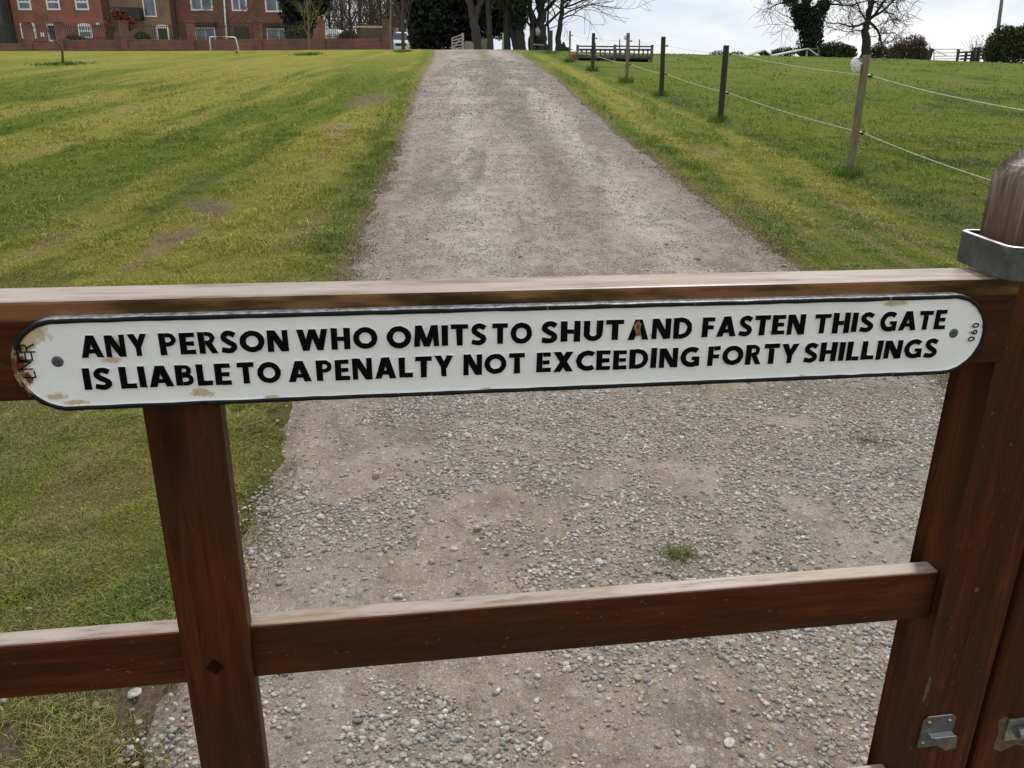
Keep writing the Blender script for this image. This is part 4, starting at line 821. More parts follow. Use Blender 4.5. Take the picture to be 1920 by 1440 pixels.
tree('bent_sapling', 'crooked bare sapling in a ring of long grass on the lawn', [Bs, P3(117, 100, Bs[1]), P3(113, 86, Bs[1]), P3(101, 75, Bs[1]), P3(90, 58, Bs[1]), P3(81, 42, Bs[1])], .035, [(.75, (-.5, .2, 1), .45, .012), (.9, (-.3, 0, 1), .4, .01)], 54, bark=M_TRK, dep=2, minr=.005)
tree('rusty_tree', 'small bare russet tree behind the garden wall near the pole', [base(430, 60), P3(430, 60, 60), P3(428, 35, 60)], .08, [(t_, (s_, .1, .9), 2.1, .04) for t_, s_ in ((.4, 1), (.5, -1), (.65, .8), (.7, -.9), (.9, .5), (1, -.5), (.85, 1), (.8, -.4))], 55, bark=M_TRK, twig=simple('russet twigs', (.12, .07, .03), .9), dep=3, minr=.012, kids=(4, 5))
# thicket of bare trees far behind: one prototype and copies
Y = 88.
proto = tree('thicket_tree', 'bare brown tree of the wood right above the white canopy', [base(640, Y), P3(641, 40, Y), P3(640, -30, Y)], .14, [(t_, (s_*.5, q2_, 1), 3.2, .06) for t_, s_, q2_ in ((.2, 1, .2), (.25, -1, .3), (.35, 1, -.4), (.42, -1, -.2), (.5, .8, .4), (.6, -.9, .1), (.7, .7, -.2), (.8, -.6, .3), (1, .1, 0), (.3, -.4, .8), (.55, .3, -.8))], 61, bark=M_TRK, twig=M_TWIG, dep=3, minr=.016, kids=(5, 6), spread=.6, droop=-.01, group='bare trees of the wood behind the garden')
wherew = ['right of the dark evergreen by the house', 'behind the red-roofed shed', 'over the right end of the garden wall', 'between the birch and the wall end', 'farthest back over the white vehicle', 'behind the white canopy', 'above the hedge behind the wooden panel', 'above the wooden garden panel', 'just left of the pale birch', 'behind the pale birch', 'behind the parked white vehicle', 'left of the broad evergreen', 'touching the broad evergreen', 'behind the dark evergreen by the house', 'deeper in the wood over the panel']
for k_, (px, Yk, s_, rz) in enumerate(((610, 90, 1., 2.6), (672, 100, 1.2, .3), (718, 101, 1.25, 1.9), (738, 87, .95, 3.), (760, 100, 1.2, 4.4), (618, 92, .9, 1.), (662, 96, 1.1, 2.2), (684, 86, .85, 3.4), (706, 94, 1.05, 4.1), (728, 90, .9, 5.), (748, 98, 1.1, .5), (768, 92, 1., 1.7), (782, 88, .8, 2.9), (596, 97, 1., 3.9), (695, 104, 1.3, 5.4))):
    o = proto.copy(); COL.objects.link(o); o.location = base(px, Yk); o.scale = (s_, s_, s_); o.rotation_euler = (0, 0, rz); o['label'] = 'bare brown tree of the wood '+wherew[k_]
    for ch in list(proto.children): c_ = ch.copy(); COL.objects.link(c_); c_.parent = o
# the dark trees beside the house
evergreen('evergreen_tree', 'dark evergreen covering the right corner of the brick house', 562, [(562, 50), (562, 0)], .25, [(560, 10, 0, 1.3, 1.2, 2.2, 3400, .28), (548, 30, 0, .6, .8, 1.0, 900, .22), (590, -5, 1, 1.3, 1., 1.2, 1800, .28), (555, -15, 0, 1.4, 1., 1.2, 1800, .26), (575, 40, 1, .7, .8, .8, 800, .22)], 71, Y=62.)
# shrubs and hedges, one by one
def bush(name, lab, Y, lobes, m_, cat='bush', group=None, twigs=0, tm=None, seed=1):
    rnd = np.random.default_rng(seed); px0 = lobes[0][0]; e = empty(name, base(px0, Y)); tag(e, lab, cat, group); b = MB()
    for (px, py, rpx, rpz, n_, s_) in lobes:
        c_ = np.array(P3(px, py, Y)); k = mpp(Y); leaves(b, c_, (rpx*k, max(.5, rpx*k*.7), rpz*k), n_, s_, rnd=rnd)
    b.build('foliage', m_, e)
    b = MB(); k = mpp(Y)
    for (px, py, rpx, rpz, n_, s_) in lobes:
        for j in range(max(3, int(twigs*rpx/10))):
            x0 = np.array(base(px+rnd.uniform(-.8, .8)*rpx, Y+rnd.uniform(-.3, .3))); d = np.array([rnd.normal(0, .25), rnd.normal(0, .2), 1.]); grow(b, x0, d/np.linalg.norm(d), rpz*k*rnd.uniform(.9, 1.25), .02, 3, rnd, 0, .2, (3, 4), .5, .011, None, (5, 4, 4, 3, 3, 3))
    if twigs >= 5: b.build('stems', tm or M_TWIG, e)
    return e
H = 'hedge bushes along the far side of the field'
bush('hedge_bush', 'brown-green hedge bush right of the ivy tree', 71, [(1565, 96, 28, 15, 2600, .18), (1590, 98, 16, 12, 1200, .18), (1545, 100, 14, 10, 900, .18)], M_HEDGE, group=H, twigs=9, seed=2)
bush('hedge_bush', 'small dark hedge bush directly right of the bare spreading tree', 71, [(1646, 98, 15, 14, 1400, .16)], M_SHRUB, group=H, twigs=8, seed=3)
bush('hedge_bush', 'tall brown hedge bush left of the metal field gate', 71, [(1708, 95, 30, 24, 3400, .17), (1678, 100, 18, 16, 1300, .17), (1733, 105, 12, 12, 700, .17), (1722, 84, 12, 14, 500, .15)], M_HEDB, group=H, twigs=16, seed=4)
bush('hedge_bush', 'big dark green bush at the right edge below the leaning pole', 66, [(1885, 85, 34, 32, 5200, .18), (1862, 98, 18, 20, 1700, .16), (1925, 80, 30, 34, 3000, .18), (1960, 90, 40, 30, 2500, .18), (1897, 62, 22, 12, 700, .16)], leafmat('dark bush leaves', (.040, .052, .016)), group=H, twigs=10, seed=5)
bush('hedge_bush', 'low brown hedge left of the ivy tree', 80, [(1475, 97, 20, 8, 1000, .16), (1455, 98, 10, 6, 400, .16)], M_HEDB, group=H, twigs=8, seed=6)
bush('hedge_bush', 'faint distant hedge on the skyline behind the second fence post', 90, [(1350, 101, 18, 6, 500, .16), (1382, 102, 12, 5, 300, .16)], M_HEDB, group=H, twigs=0, seed=7)
bush('bare_bush', 'leafless bush left of the dark bush by the wooden fence', 68, [(1832, 90, 8, 26, 60, .1)], M_HEDB, twigs=18, seed=8)
bush('garden_shrub', 'dark green shrub behind the railings right of the white canopy', 56, [(652, 72, 18, 12, 1500, .14)], M_SHRUB, twigs=2, seed=9)
bush('garden_shrub', 'spiky dark green plant behind the railings in front of the tan building', 57, [(268, 71, 13, 9, 700, .16)], M_SHRUB, twigs=2, seed=10)
bush('garden_shrub', 'dark low shrub behind the railings right of the garden gateway', 57, [(143, 72, 15, 5, 600, .14)], M_SHRUB, twigs=2, seed=12)
bush('red_shrub', 'red-leaved shrub in front of the tan building', 66, [(228, 33, 14, 12, 420, .2), (240, 44, 15, 12, 460, .2), (218, 25, 9, 8, 180, .18), (207, 50, 10, 12, 200, .18)], M_RED, twigs=7, seed=13)
bush('garden_shrub', 'russet shrub low behind the railings near the tan building doorway', 57, [(330, 76, 22, 6, 380, .14)], leafmat('russet leaves', (.11, .04, .02)), twigs=3, seed=14)
bush('garden_shrub', 'dark shrub mass between the house corner and the white canopy', 60, [(560, 66, 24, 14, 1600, .18)], M_SHRUB, twigs=2, seed=15)
for k_, (px, py, rx, rz, lab) in enumerate(((635, 48, 26, 40, 'brown undergrowth of the wood behind the white canopy'), (690, 40, 32, 42, 'brown undergrowth of the wood above the wooden garden panel'), (745, 52, 30, 38, 'brown undergrowth of the wood behind the pale birch'))):
    bush('thicket_bush', lab, 84+3*k_, [(px, py+22, rx, rz*.6, 3200, .10), (px+12, py+28, rx, rz*.5, 2200, .10)], leafmat('undergrowth %s' % k_, (.055, .042, .028)), group='undergrowth of the wood', twigs=16, seed=20+k_)
bush('garden_shrub', 'brown-green scrub between the vehicle and the broad evergreen', 66, [(790, 78, 20, 14, 1500, .18), (775, 70, 9, 22, 700, .18)], M_HEDB, twigs=6, seed=16)

# ------------------------------------------------------------------ brick buildings
def brick(name, c1, c2, scl=1.):
    m, nt, p = mat(name); br = N(nt, 'ShaderNodeTexBrick'); 
    tcn = N(nt, 'ShaderNodeTexCoord'); sx = N(nt, 'ShaderNodeSeparateXYZ'); cx = N(nt, 'ShaderNodeCombineXYZ'); L(nt, tcn.outputs['Object'], sx.inputs[0]); L(nt, mth(nt, 'ADD', sx.outputs[0], sx.outputs[1]), cx.inputs[0]); L(nt, sx.outputs[2], cx.inputs[1]); L(nt, cx.outputs[0], br.inputs['Vector'])
    br.inputs['Scale'].default_value = 1; br.inputs['Brick Width'].default_value = .225; br.inputs['Row Height'].default_value = .075; br.inputs['Mortar Size'].default_value = .007
    br.inputs['Color1'].default_value = (*c1, 1); br.inputs['Color2'].default_value = (*c2, 1); br.inputs['Mortar'].default_value = (.28, .22, .18, 1)
    f = noise(nt, mapping(nt), .9, 6, .65); c = mixc(nt, 1., br.outputs[0], ramp(nt, f, [(.3, (.55, .6, .62)), (.5, (1, 1, 1)), (.7, (1.35, 1.15, 1.1))]), 'MULTIPLY')
    L(nt, c, p.inputs['Base Color']); p.inputs['Roughness'].default_value = .9; bump(nt, p, br.outputs['Fac'], .3, -.01); return m
M_BR = brick('red brick', (.28, .075, .05), (.22, .07, .045)); M_BT = brick('tan brick', (.22, .135, .075), (.19, .115, .07)); M_BD = brick('dark red brick', (.17, .045, .032), (.13, .04, .028)); M_BW = brick('garden wall brick', (.17, .05, .034), (.13, .042, .028))
M_TILE = simple('roof tile', (.07, .045, .038), .8, 0, .3, 6); M_UPVC = simple('white window frame', (.74, .74, .73), .4, 0, .04)
M_GLASS, nt, p = mat('window glass'); f = noise(nt, mapping(nt), 1.2, 3); L(nt, ramp(nt, f, [(.35, (.035, .05, .075)), (.65, (.14, .17, .21))]), p.inputs['Base Color']); p.inputs['Roughness'].default_value = .06; p.inputs['Specular IOR Level'].default_value = .8
M_DOOR = simple('dark blue door', (.022, .03, .04), .5, 0, .2); M_PIPE = simple('black downpipe', (.014, .012, .011), .5, 0, .2); M_IRON = simple('iron railing', (.022, .017, .014), .6, 0, .3)
def house(name, lab, px0, px1, Yf, depth, mt, eave_px, base_py=97):
    xa = at(px0, 60, Yf)[0]; xb = at(px1, 60, Yf)[0]; zb = min(gz(xa, Yf), gz(xb, Yf))-.2; zt = at((px0+px1)/2, eave_px, Yf)[2]
    e = empty(name, ((xa+xb)/2, Yf, zb)); tag(e, lab, 'building')
    b = MB(); b.box(xa, xb, Yf, Yf+depth, zb, zt); b.build('wall', mt, e)
    b = MB(); yr = Yf+depth/2; hr = depth*.38; V = [(xa-.2, Yf-.35, zt-.05), (xb+.2, Yf-.35, zt-.05), (xb+.2, yr, zt+hr), (xa-.2, yr, zt+hr), (xb+.2, Yf+depth+.35, zt-.05), (xa-.2, Yf+depth+.35, zt-.05), (xa-.2, Yf-.35, zt+.1), (xb+.2, Yf-.35, zt+.1), (xb+.2, yr, zt+hr+.15), (xa-.2, yr, zt+hr+.15), (xb+.2, Yf+depth+.35, zt+.1), (xa-.2, Yf+depth+.35, zt+.1)]
    b.add(V, [(0, 1, 2, 3), (3, 2, 4, 5), (6, 9, 8, 7), (9, 11, 10, 8), (0, 6, 7, 1), (5, 4, 10, 11), (0, 3, 9, 6), (3, 5, 11, 9), (1, 7, 8, 2), (2, 8, 10, 4)]); b.build('roof', M_TILE, e)
    return e, Yf
def opening(hs, name, px0, px1, py0, py1, cols=2, bars=None, arch=False, fill=M_GLASS, fw=.07, frame=M_UPVC, toplights=0, sill=False):
    e, Yf = hs; xa, xb = at(px0, (py0+py1)/2, Yf)[0], at(px1, (py0+py1)/2, Yf)[0]; z1 = at((px0+px1)/2, py0, Yf)[2]; z0 = at((px0+px1)/2, py1, Yf)[2]
    b = MB(); y0, y1 = Yf-.05, Yf+.03
    b.box(xa, xa+fw, y0, y1, z0, z1); b.box(xb-fw, xb, y0, y1, z0, z1); b.box(xa+fw, xb-fw, y0, y1, z0, z0+fw); b.box(xa+fw, xb-fw, y0, y1, z1-fw, z1)
    for j in range(1, cols): xm = xa+(xb-xa)*j/cols; b.box(xm-fw*.4, xm+fw*.4, y0+.004, y1, z0+fw, z1-fw)
    if toplights:
        zt = z1-(z1-z0)*.42; b.box(xa+fw, xb-fw, y0+.008, y1, zt-fw*.5, zt+fw*.5)
        for j in range(1, toplights): xm = xa+fw+(xb-xa-2*fw)*j/toplights; b.box(xm-.03, xm+.03, y0+.012, y1, zt+fw*.5, z1-fw)
    if arch:
        n = 10; xm = (xa+xb)/2; rr = (xb-xa)/2; P = [(xm+rr*math.cos(R_(180*j/n)), z1-.0+.16*math.sin(R_(180*j/n))) for j in range(n+1)]; b.prism(P[::-1], y0, y1)
    f = b.build(name, frame, e, bevel=0)
    b = MB(); b.box(xa+fw, xb-fw, y0+.03, y1-.002, z0+fw, z1-fw); b.build('pane' if fill is M_GLASS else 'panel', fill, f)
    if sill: b = MB(); b.box(xa-.05, xb+.05, Yf-.12, Yf-.052, z0-.08, z0); b.build('sill', frame, f)
    return f
hA = house('brick_house', 'red brick house with white cottage windows at the far left', 11, 197, 70, 8, M_BR, -22)
for x0 in (33, 87, 141): opening(hA, 'window', x0, x0+25, -7, 19, 1, toplights=3, fw=.12)
opening(hA, 'window', 39, 68, 46, 72, 1, arch=True, toplights=2, fw=.13); opening(hA, 'door', 90, 120, 45, 78, 2, fill=M_DOOR, fw=.12); opening(hA, 'window', 147, 173, 48, 72, 1, arch=True, toplights=4, fw=.12)
def plate(hs, name, px0, px1, py0, py1, m_, t_=.05, y_off=0.): 
    e, Yf = hs; b = MB(); b.box(at(px0, py0, Yf)[0], at(px1, py0, Yf)[0], Yf-t_-y_off, Yf-y_off-.002, at(px0, py1, Yf)[2], at(px0, py0, Yf)[2]); return b.build(name, m_, e)
plate(hA, 'wall_plate', 76, 83, 61, 69, M_UPVC, .03); plate(hA, 'drainpipe', 11, 14, -20, 90, M_PIPE, .12); plate(hA, 'drainpipe', 196, 199.5, -20, 90, M_PIPE, .12); plate(hA, 'wall_lamp', 181, 187, 43, 47, M_UPVC, .15)
hB = house('brick_cottage', 'tan brick cottage with one tall window between the two red houses', 199.7, 324, 70.6, 8, M_BT, -24)
opening(hB, 'window', 268, 292, -12, 32, 1, fill=M_GLASS, fw=.1); opening(hB, 'door', 294, 318, 50, 82, 1, arch=True, fill=M_DOOR, fw=.13)
plate(hB, 'dark_canopy', 214, 268, 15, 37, M_PIPE, .7); plate(hB, 'drainpipe', 320.5, 324.5, -20, 90, M_PIPE, .18)
hC = house('brick_house', 'dark red brick house with wide white windows left of the evergreen', 325, 556, 71.2, 9, M_BD, -26)
opening(hC, 'window', 357, 398, -12, 20, 2, fw=.12); opening(hC, 'window', 434, 463, -12, 21, 2, fw=.12); opening(hC, 'window', 497, 541, -12, 23, 2, fw=.12)
opening(hC, 'window', 366, 405, 51, 82, 2, fw=.11); opening(hC, 'window', 501, 545, 53, 82, 2, fw=.11); opening(hC, 'door', 441, 467, 51, 80, 1, fill=M_DOOR, frame=M_PIPE, fw=.1)
plate(hC, 'canopy', 360, 406, 44, 48.5, M_PIPE, .5); plate(hC, 'canopy', 498, 546, 46, 50, M_PIPE, .5); plate(hC, 'string_course', 326, 555, 37, 41, M_BW, .05)
hD = house('outbuilding', 'dark grey outbuilding at the left edge of the photo', -60, 9, 69, 8, simple('grey render', (.055, .06, .055), .8, 0, .3, 2), -15); plate(hD, 'doorway', -40, 7.5, 47, 92, M_PIPE, .04)
b = MB(); zb = gz(*at(420, 80, 60)[:2]); b.tube([at(425, 84, 60)*[1, 1, 0]+[0, 0, zb], at(424, 60, 60), at(418, -30, 60)], [.06, .055, .04], 10); tag(b.build('flagpole', M_UPVC, smooth=True), 'tall white pole behind the small goal', 'pole')

# garden wall with pillars and railings
YW = 54.; wl = empty('garden_wall', (at(400, 90, YW)[0], YW, gz(at(400, 90, YW)[0], YW))); tag(wl, 'low dark brick wall with pillars and iron railings below the houses', 'wall')
pil = [-62, 58, 118, 237, 362, 487, 605, 725]
zg = lambda px: gz(at(px, 90, YW)[0], YW)-.1
def wtop(px, dpx): return zg(px)+.1+(dpx)*mpp(YW)
for k_, px in enumerate(pil):
    x = at(px, 90, YW)[0]; b = MB(); hp = 47; b.box(x-.2, x+.2, YW-.21, YW+.21, zg(px), wtop(px, hp)); b.box(x-.25, x+.25, YW-.26, YW+.26, wtop(px, hp), wtop(px, hp+2)); b.build('pillar', M_BW, wl)
for k_ in range(len(pil)-1):
    if k_ == 1:     # gateway: iron gate
        pass
    xa, xb = at(pil[k_], 90, YW)[0]+.2, at(pil[k_+1], 90, YW)[0]-.2; h0 = 13 if k_ < 2 else 19
    za = lambda x: gz(x, YW)
    b = MB(); nseg = 1; V = []
    b.add([(x, y, z) for x, hz in ((xa, 0), (xb, 0)) for y in (YW-.11, YW+.11) for z in (za(x)-.1, za(x)+h0*mpp(YW))], [(0, 1, 3, 2), (4, 6, 7, 5), (0, 4, 5, 1), (2, 3, 7, 6), (0, 2, 6, 4), (1, 5, 7, 3)]); b.build('wall_panel', M_BW, wl)
    b = MB(); nb = int((xb-xa)/.13)
    for j in range(1, nb):
        x = xa+(xb-xa)*j/nb; b.box(x-.012, x+.012, YW-.012, YW+.012, za(x)+h0*mpp(YW)-.01, za(x)+45*mpp(YW))
    for hz in (h0+3, 40): b.beam((xa, YW, za(xa)+hz*mpp(YW)), (xb, YW, za(xb)+hz*mpp(YW)), .03, .03)
    b.build('railing', M_IRON, wl)
# white canopy and wooden panel behind the wall
Yc = 58.; b = MB(); q0 = lambda px, py: at(px, py, Yc)
A_, B_, C_, D_ = q0(609, 62), q0(616, 54), q0(630, 55), q0(646, 66)
V = [A_, B_, C_, D_]; V2 = [v+np.array([0, 2.5, .1]) for v in V]; b.add(V+V2, [(0, 3, 2, 1), (4, 5, 6, 7), (0, 1, 5, 4), (1, 2, 6, 5), (2, 3, 7, 6), (3, 0, 4, 7)])
ca = empty('garden_canopy', base(628, Yc)); tag(ca, 'white canopy showing over the garden wall', 'canopy'); b.build('canopy_cover', M_UPVC, ca)
b = MB(); zt = q0(620, 72)[2]; b.box(q0(609, 70)[0], q0(645, 70)[0], Yc+.02, Yc+2.4, base(628, Yc)[2], q0(609, 64)[2]); b.build('side_wall', simple('grey canvas', (.35, .36, .35), .8), ca)
for px in (612, 624, 636, 644): b = MB(); b.tube([np.array([q0(px, 66)[0], Yc-.03, base(px, Yc)[2]]), np.array([q0(px, 66)[0], Yc-.03, q0(px, 65)[2]])], .05, 8); b.build('leg', M_UPVC, ca)
b = MB(); xa, xb = at(676, 70, 57)[0], at(721, 70, 57)[0]
for j in range(12): xx = xa+(xb-xa)*j/12; b.box(xx+.01, xx+(xb-xa)/12-.005, 57, 57.03, gz(xa, 57)-.1, at(700, 52+(j % 3)*.4, 57)[2])
b.box(xa, xb, 57.032, 57.09, at(700, 60, 57)[2]-.08, at(700, 60, 57)[2]); tag(b.build('board_fence', simple('olive fence boards', (.12, .095, .05), .85, 0, .3, 3)), 'olive wooden fence panel behind the right end of the garden wall', 'fence')
b = MB(); xa, xb = at(668, 50, 62)[0], at(722, 50, 62)[0]; b.box(xa, xb, 62, 66, gz(xa, 62)-.2, at(695, 52, 62)[2]); b.add([(xa-.2, 61.7, at(695, 53, 62)[2]), (xb+.2, 61.7, at(695, 53, 62)[2]), (xb+.2, 64, at(695, 44, 62)[2]), (xa-.2, 64, at(695, 44, 62)[2]), (xb+.2, 66.3, at(695, 53, 62)[2]), (xa-.2, 66.3, at(695, 53, 62)[2])], [(0, 1, 2, 3), (3, 2, 4, 5), (0, 3, 5), (1, 4, 2)], 1)
tag(b.build('shed', [M_BD, simple('red shed roof', (.16, .035, .03), .7)]), 'low dark shed with a red roof behind the wooden panel', 'shed')

# goal
gl = onground(396, 101.5); gr_ = onground(449, 101); Yg_ = (gl[1]+gr_[1])/2; 
e = empty('football_goal', (float((gl[0]+gr_[0])/2), float(Yg_), gz((gl[0]+gr_[0])/2, Yg_))); tag(e, 'small white tube football goal on the far lawn', 'goal')
zt = at(398, 69, Yg_)[2]; xa, xb = at(396, 100, Yg_)[0], at(449, 100, Yg_)[0]; za, zb_ = gz(xa, Yg_), gz(xb, Yg_); r_ = .025
b = MB(); b.tube([(xa, Yg_, za-.02), (xa, Yg_, zt-.08), (xa+.02, Yg_, zt-.02), (xa+.08, Yg_, zt), (xb-.22, Yg_, zt), (xb-.12, Yg_, zt-.02), (xb-.08, Yg_, zt-.10), (xb, Yg_, zb_-.02)], r_, 8); b.build('goal_frame', M_UPVC, e, smooth=True)
bv, bf = ico(2); b = MB(); bp = onground(444, 101); b.add(bv*.07+[bp[0], bp[1], gz(bp[0], bp[1])+.08], bf); tag(b.build('ball', simple('orange ball', (.45, .09, .04), .5), smooth=True), 'small orange ball beside the right leg of the goal', 'ball')

# parked white vehicle (front view)
Yv = 72.; xc = at(751, 80, Yv)[0]; zb = gz(xc, Yv); vh = empty('parked_car', (xc, Yv, zb), R_(12)); tag(vh, 'white high-roofed car parked at the end of the garden wall', 'car')
M_CARP = simple('white car paint', (.78, .79, .80), .25, 0, .03, 3, 0, .001); M_TYRE = simple('tyre rubber', (.02, .02, .02), .8); M_DGL = simple('dark windscreen', (.03, .04, .05), .1, 0, .2)
b = MB(); prof = [(0, .35), (0, .85), (.12, .98), (1.0, 1.12), (1.65, 1.72), (2.0, 1.82), (4.0, 1.82), (4.4, 1.6), (4.5, .9), (4.5, .35)]
V = [(s_*.88*(.86 if z > 1.3 else 1), y, z) for s_ in (-1, 1) for y, z in prof]; n = len(prof); b.add(V, [tuple(range(n)), tuple(range(n, 2*n))[::-1]]+[(i, n+i, n+(i+1) % n, (i+1) % n) for i in range(n)]); b.build('body', M_CARP, vh, local=True, bevel=.05, seg=3)
b = MB(); b.add([(-.74, 1.03, 1.17), (.74, 1.03, 1.17), (.66, 1.6, 1.70), (-.66, 1.6, 1.70)], [(0, 1, 2, 3)]); 
b = MB(); b.add([(-.74, 1.01, 1.16), (.74, 1.01, 1.16), (.67, 1.60, 1.71), (-.67, 1.60, 1.71), (-.74, 1.06, 1.15), (.74, 1.06, 1.15), (.67, 1.65, 1.70), (-.67, 1.65, 1.70)], [(0, 1, 2, 3), (7, 6, 5, 4), (0, 4, 5, 1), (1, 5, 6, 2), (2, 6, 7, 3), (3, 7, 4, 0)]); b.build('windscreen', M_DGL, vh, local=True)
b = MB(); b.box(-.45, .45, -.02, .03, .62, .82); b.build('grille', M_TYRE, vh, local=True)
for s_ in (-1, 1):
    b = MB(); b.box(s_*.72-.12, s_*.72+.12, -.02, .05, .68, .84); b.build('headlight', simple('headlight glass', (.6, .62, .65), .15), vh, local=True, bevel=.02)
    b = MB(); b.box(s_*1.0-.12, s_*1.0+.12, 1.1, 1.25, 1.1, 1.3); b.build('wing_mirror', M_CARP, vh, local=True, bevel=.04)
    for yy in (.8, 3.6):
        b = MB(); b.tube([(s_*.92, yy, .33), (s_*.7, yy, .33)], .33, 18); wq = b.build('wheel', M_TYRE, vh, local=True); b = MB(); b.tube([(s_*.93, yy, .33), (s_*.92, yy, .33)], .2, 14); b.build('rim', M_ZINC, wq, local=True)

# ------------------------------------------------------------------ things around the head of the drive
M_GW = simple('weathered gate timber', (.36, .34, .28), .8, 0, .3, 4, stretch=(1, 1, 1)); Yh = 53.
e = empty('field_gate', base(858, Yh)); tag(e, 'pale open five-bar field gate at the head of the drive', 'gate')
pa = np.array(base(848, Yh+1.5)); pb = np.array(base(868, Yh)); hA_, hB_ = at(848, 71, Yh+1.5)[2]-pa[2], at(868, 62, Yh)[2]-pb[2]
for q, nme, hh, rr in ((pa, 'gate_stile', hA_, .05), (pb, 'gate_stile', hB_, .07)): b = MB(); b.box(q[0]-rr, q[0]+rr, q[1]-rr, q[1]+rr, q[2]-.1, q[2]+hh); b.build(nme, M_GW, e)
for k_ in range(5):
    t_ = .16+.2*k_; b = MB(); b.beam(pa+[0, 0, hA_*t_], pb+[0, 0, hB_*t_*.97], .04, .08); b.build('bar', M_GW, e)
b = MB(); b.beam(pa+[.02, -.05, hA_*.15], pb+[0, -.05, hB_*.85], .03, .08); b.build('brace', M_GW, e)
M_CONC = simple('weathered stone block', (.30, .29, .23), .9, 0, .3, 3, .6, .03)
for lab, px0, px1, py0, Yk in (('pale stone block directly right of the open field gate', 872, 887, 79, 54), ('pale stone block between the two grey-brown trunks', 902, 915, 73, 57)):
    q = base((px0+px1)/2, Yk); b = MB(); xa, xb = at(px0, 85, Yk)[0], at(px1, 85, Yk)[0]; zt = at(px0, py0, Yk)[2]; b.prism([(xa, q[2]-.1), (xb, q[2]-.1), (xb-.03, zt-.08), (xb-.1, zt), (xa+.06, zt+.02), (xa, zt-.06)], Yk, Yk+.5); tag(b.build('stone_block', M_CONC, bevel=.04), lab, 'stone block')
for lab, px, py0, Yk, r_, m_ in (('grey post at the far end of the fence beside the hanging bag', 997, 56, 50, .10, M_TRK), ('grey post between the thin stem and the leaning tree', 1033, 57, 46, .10, M_TRK), ('pale fence post standing in front of the slanting dark trunk', 943, 62, 52, .06, M_GW), ('short dark stake just right of the forked trunk', 1022, 71, 54, .04, M_BARKD)):
    q = np.array(base(px, Yk)); b = MB(); b.tube([q-[0, 0, .1], np.array([at(px, py0, Yk)[0], Yk, at(px, py0, Yk)[2]])], r_, 10); tag(b.build('fence_post', m_), lab, 'fence post', 'posts at the far end of the fence')
b = MB(); c0 = at(1008.5, 60, 50.); bv, bf = ico(2); b.add(bv*[.14, .12, .22]*(1+.1*np.sin(bv[:, :1]*8+bv[:, 2:]*7))+c0, bf); b.tube([c0+[0, 0, .18], c0+[-.05, 0, .3]], .02, 6); tag(b.build('feed_bag', simple('grey sack', (.28, .30, .31), .7), smooth=True), 'pale grey bag hanging between the two bare trunks', 'bag')
e = empty('bench', base(1008, 52)); tag(e, 'rough plank bench between the two bare trunks', 'bench'); q1, q2 = at(999, 83, 52.), at(1020, 85, 52.); b = MB(); b.beam(q1, q2, .3, .06); b.build('seat', M_GW, e)
for q in (q1, q2): b = MB(); q = q+(.12 if q is q1 else -.12)*np.array([1, 0, 0]); b.beam(q, [q[0], q[1], base(1008, 52)[2]-.1], .1, .1); b.build('leg', M_TRK, e)
# cultivator: frame, tines, wheel
Yk = 48.; e = empty('cultivator', base(1058, Yk)); tag(e, 'dark rusty farm implement under the leaning tree', 'farm implement'); M_RST = simple('dark rusty iron', (.035, .028, .024), .8, .3, .4, 5)
b = MB(); z0 = base(1058, Yk)[2]; q = lambda px, py, dy=0: at(px, py, Yk+dy)
b.beam(q(1042, 86), q(1066, 92), .12, .16); b.beam(q(1044, 92, .6), q(1068, 94, .6), .12, .14); b.beam(q(1046, 84), q(1050, 95, .6), .1, .1); b.beam(q(1060, 90), q(1056, 79), .09, .12); b.build('implement_frame', M_RST, e)
for px in (1045, 1050, 1055, 1060, 1065): b = MB(); b.tube([q(px, 89), q(px+2, 92), q(px, 96), q(px-2, 98.5)], .05, 6); b.build('tine', M_RST, e)
b = MB(); c0 = q(1052, 91, -.2); b.tube([c0, c0+[0, .12, 0]], .26, 16); b.build('wheel', M_RST, e)
# red tub
Yk = POSTS[5][1]+.5; q = base(1076, Yk); b = MB(); c0 = at(1076, 106, Yk); z0 = gz(c0[0], Yk); hw = 4.6*mpp(Yk); V = []
for (f_, z) in ((.86, z0-.02), (1., z0+.24)):
    for sx, sy in ((-1, -1), (1, -1), (1, 1), (-1, 1)): V.append((c0[0]+sx*hw*f_, Yk+sy*hw*f_*.8, z))
for (f_, z) in ((.9, z0+.24), (.8, z0+.05)):
    for sx, sy in ((-1, -1), (1, -1), (1, 1), (-1, 1)): V.append((c0[0]+sx*hw*f_, Yk+sy*hw*f_*.8, z))
b.add(V, [(3, 2, 1, 0)]+[(r_*4+i, r_*4+(i+1) % 4, r_*4+4+(i+1) % 4, r_*4+4+i) for r_ in range(3) for i in range(4)]+[(12, 13, 14, 15)]); tag(b.build('feed_tub', simple('red plastic', (.30, .025, .018), .5, 0, .15), bevel=.015), 'red plastic feed tub at the left end of the hay rack', 'tub')
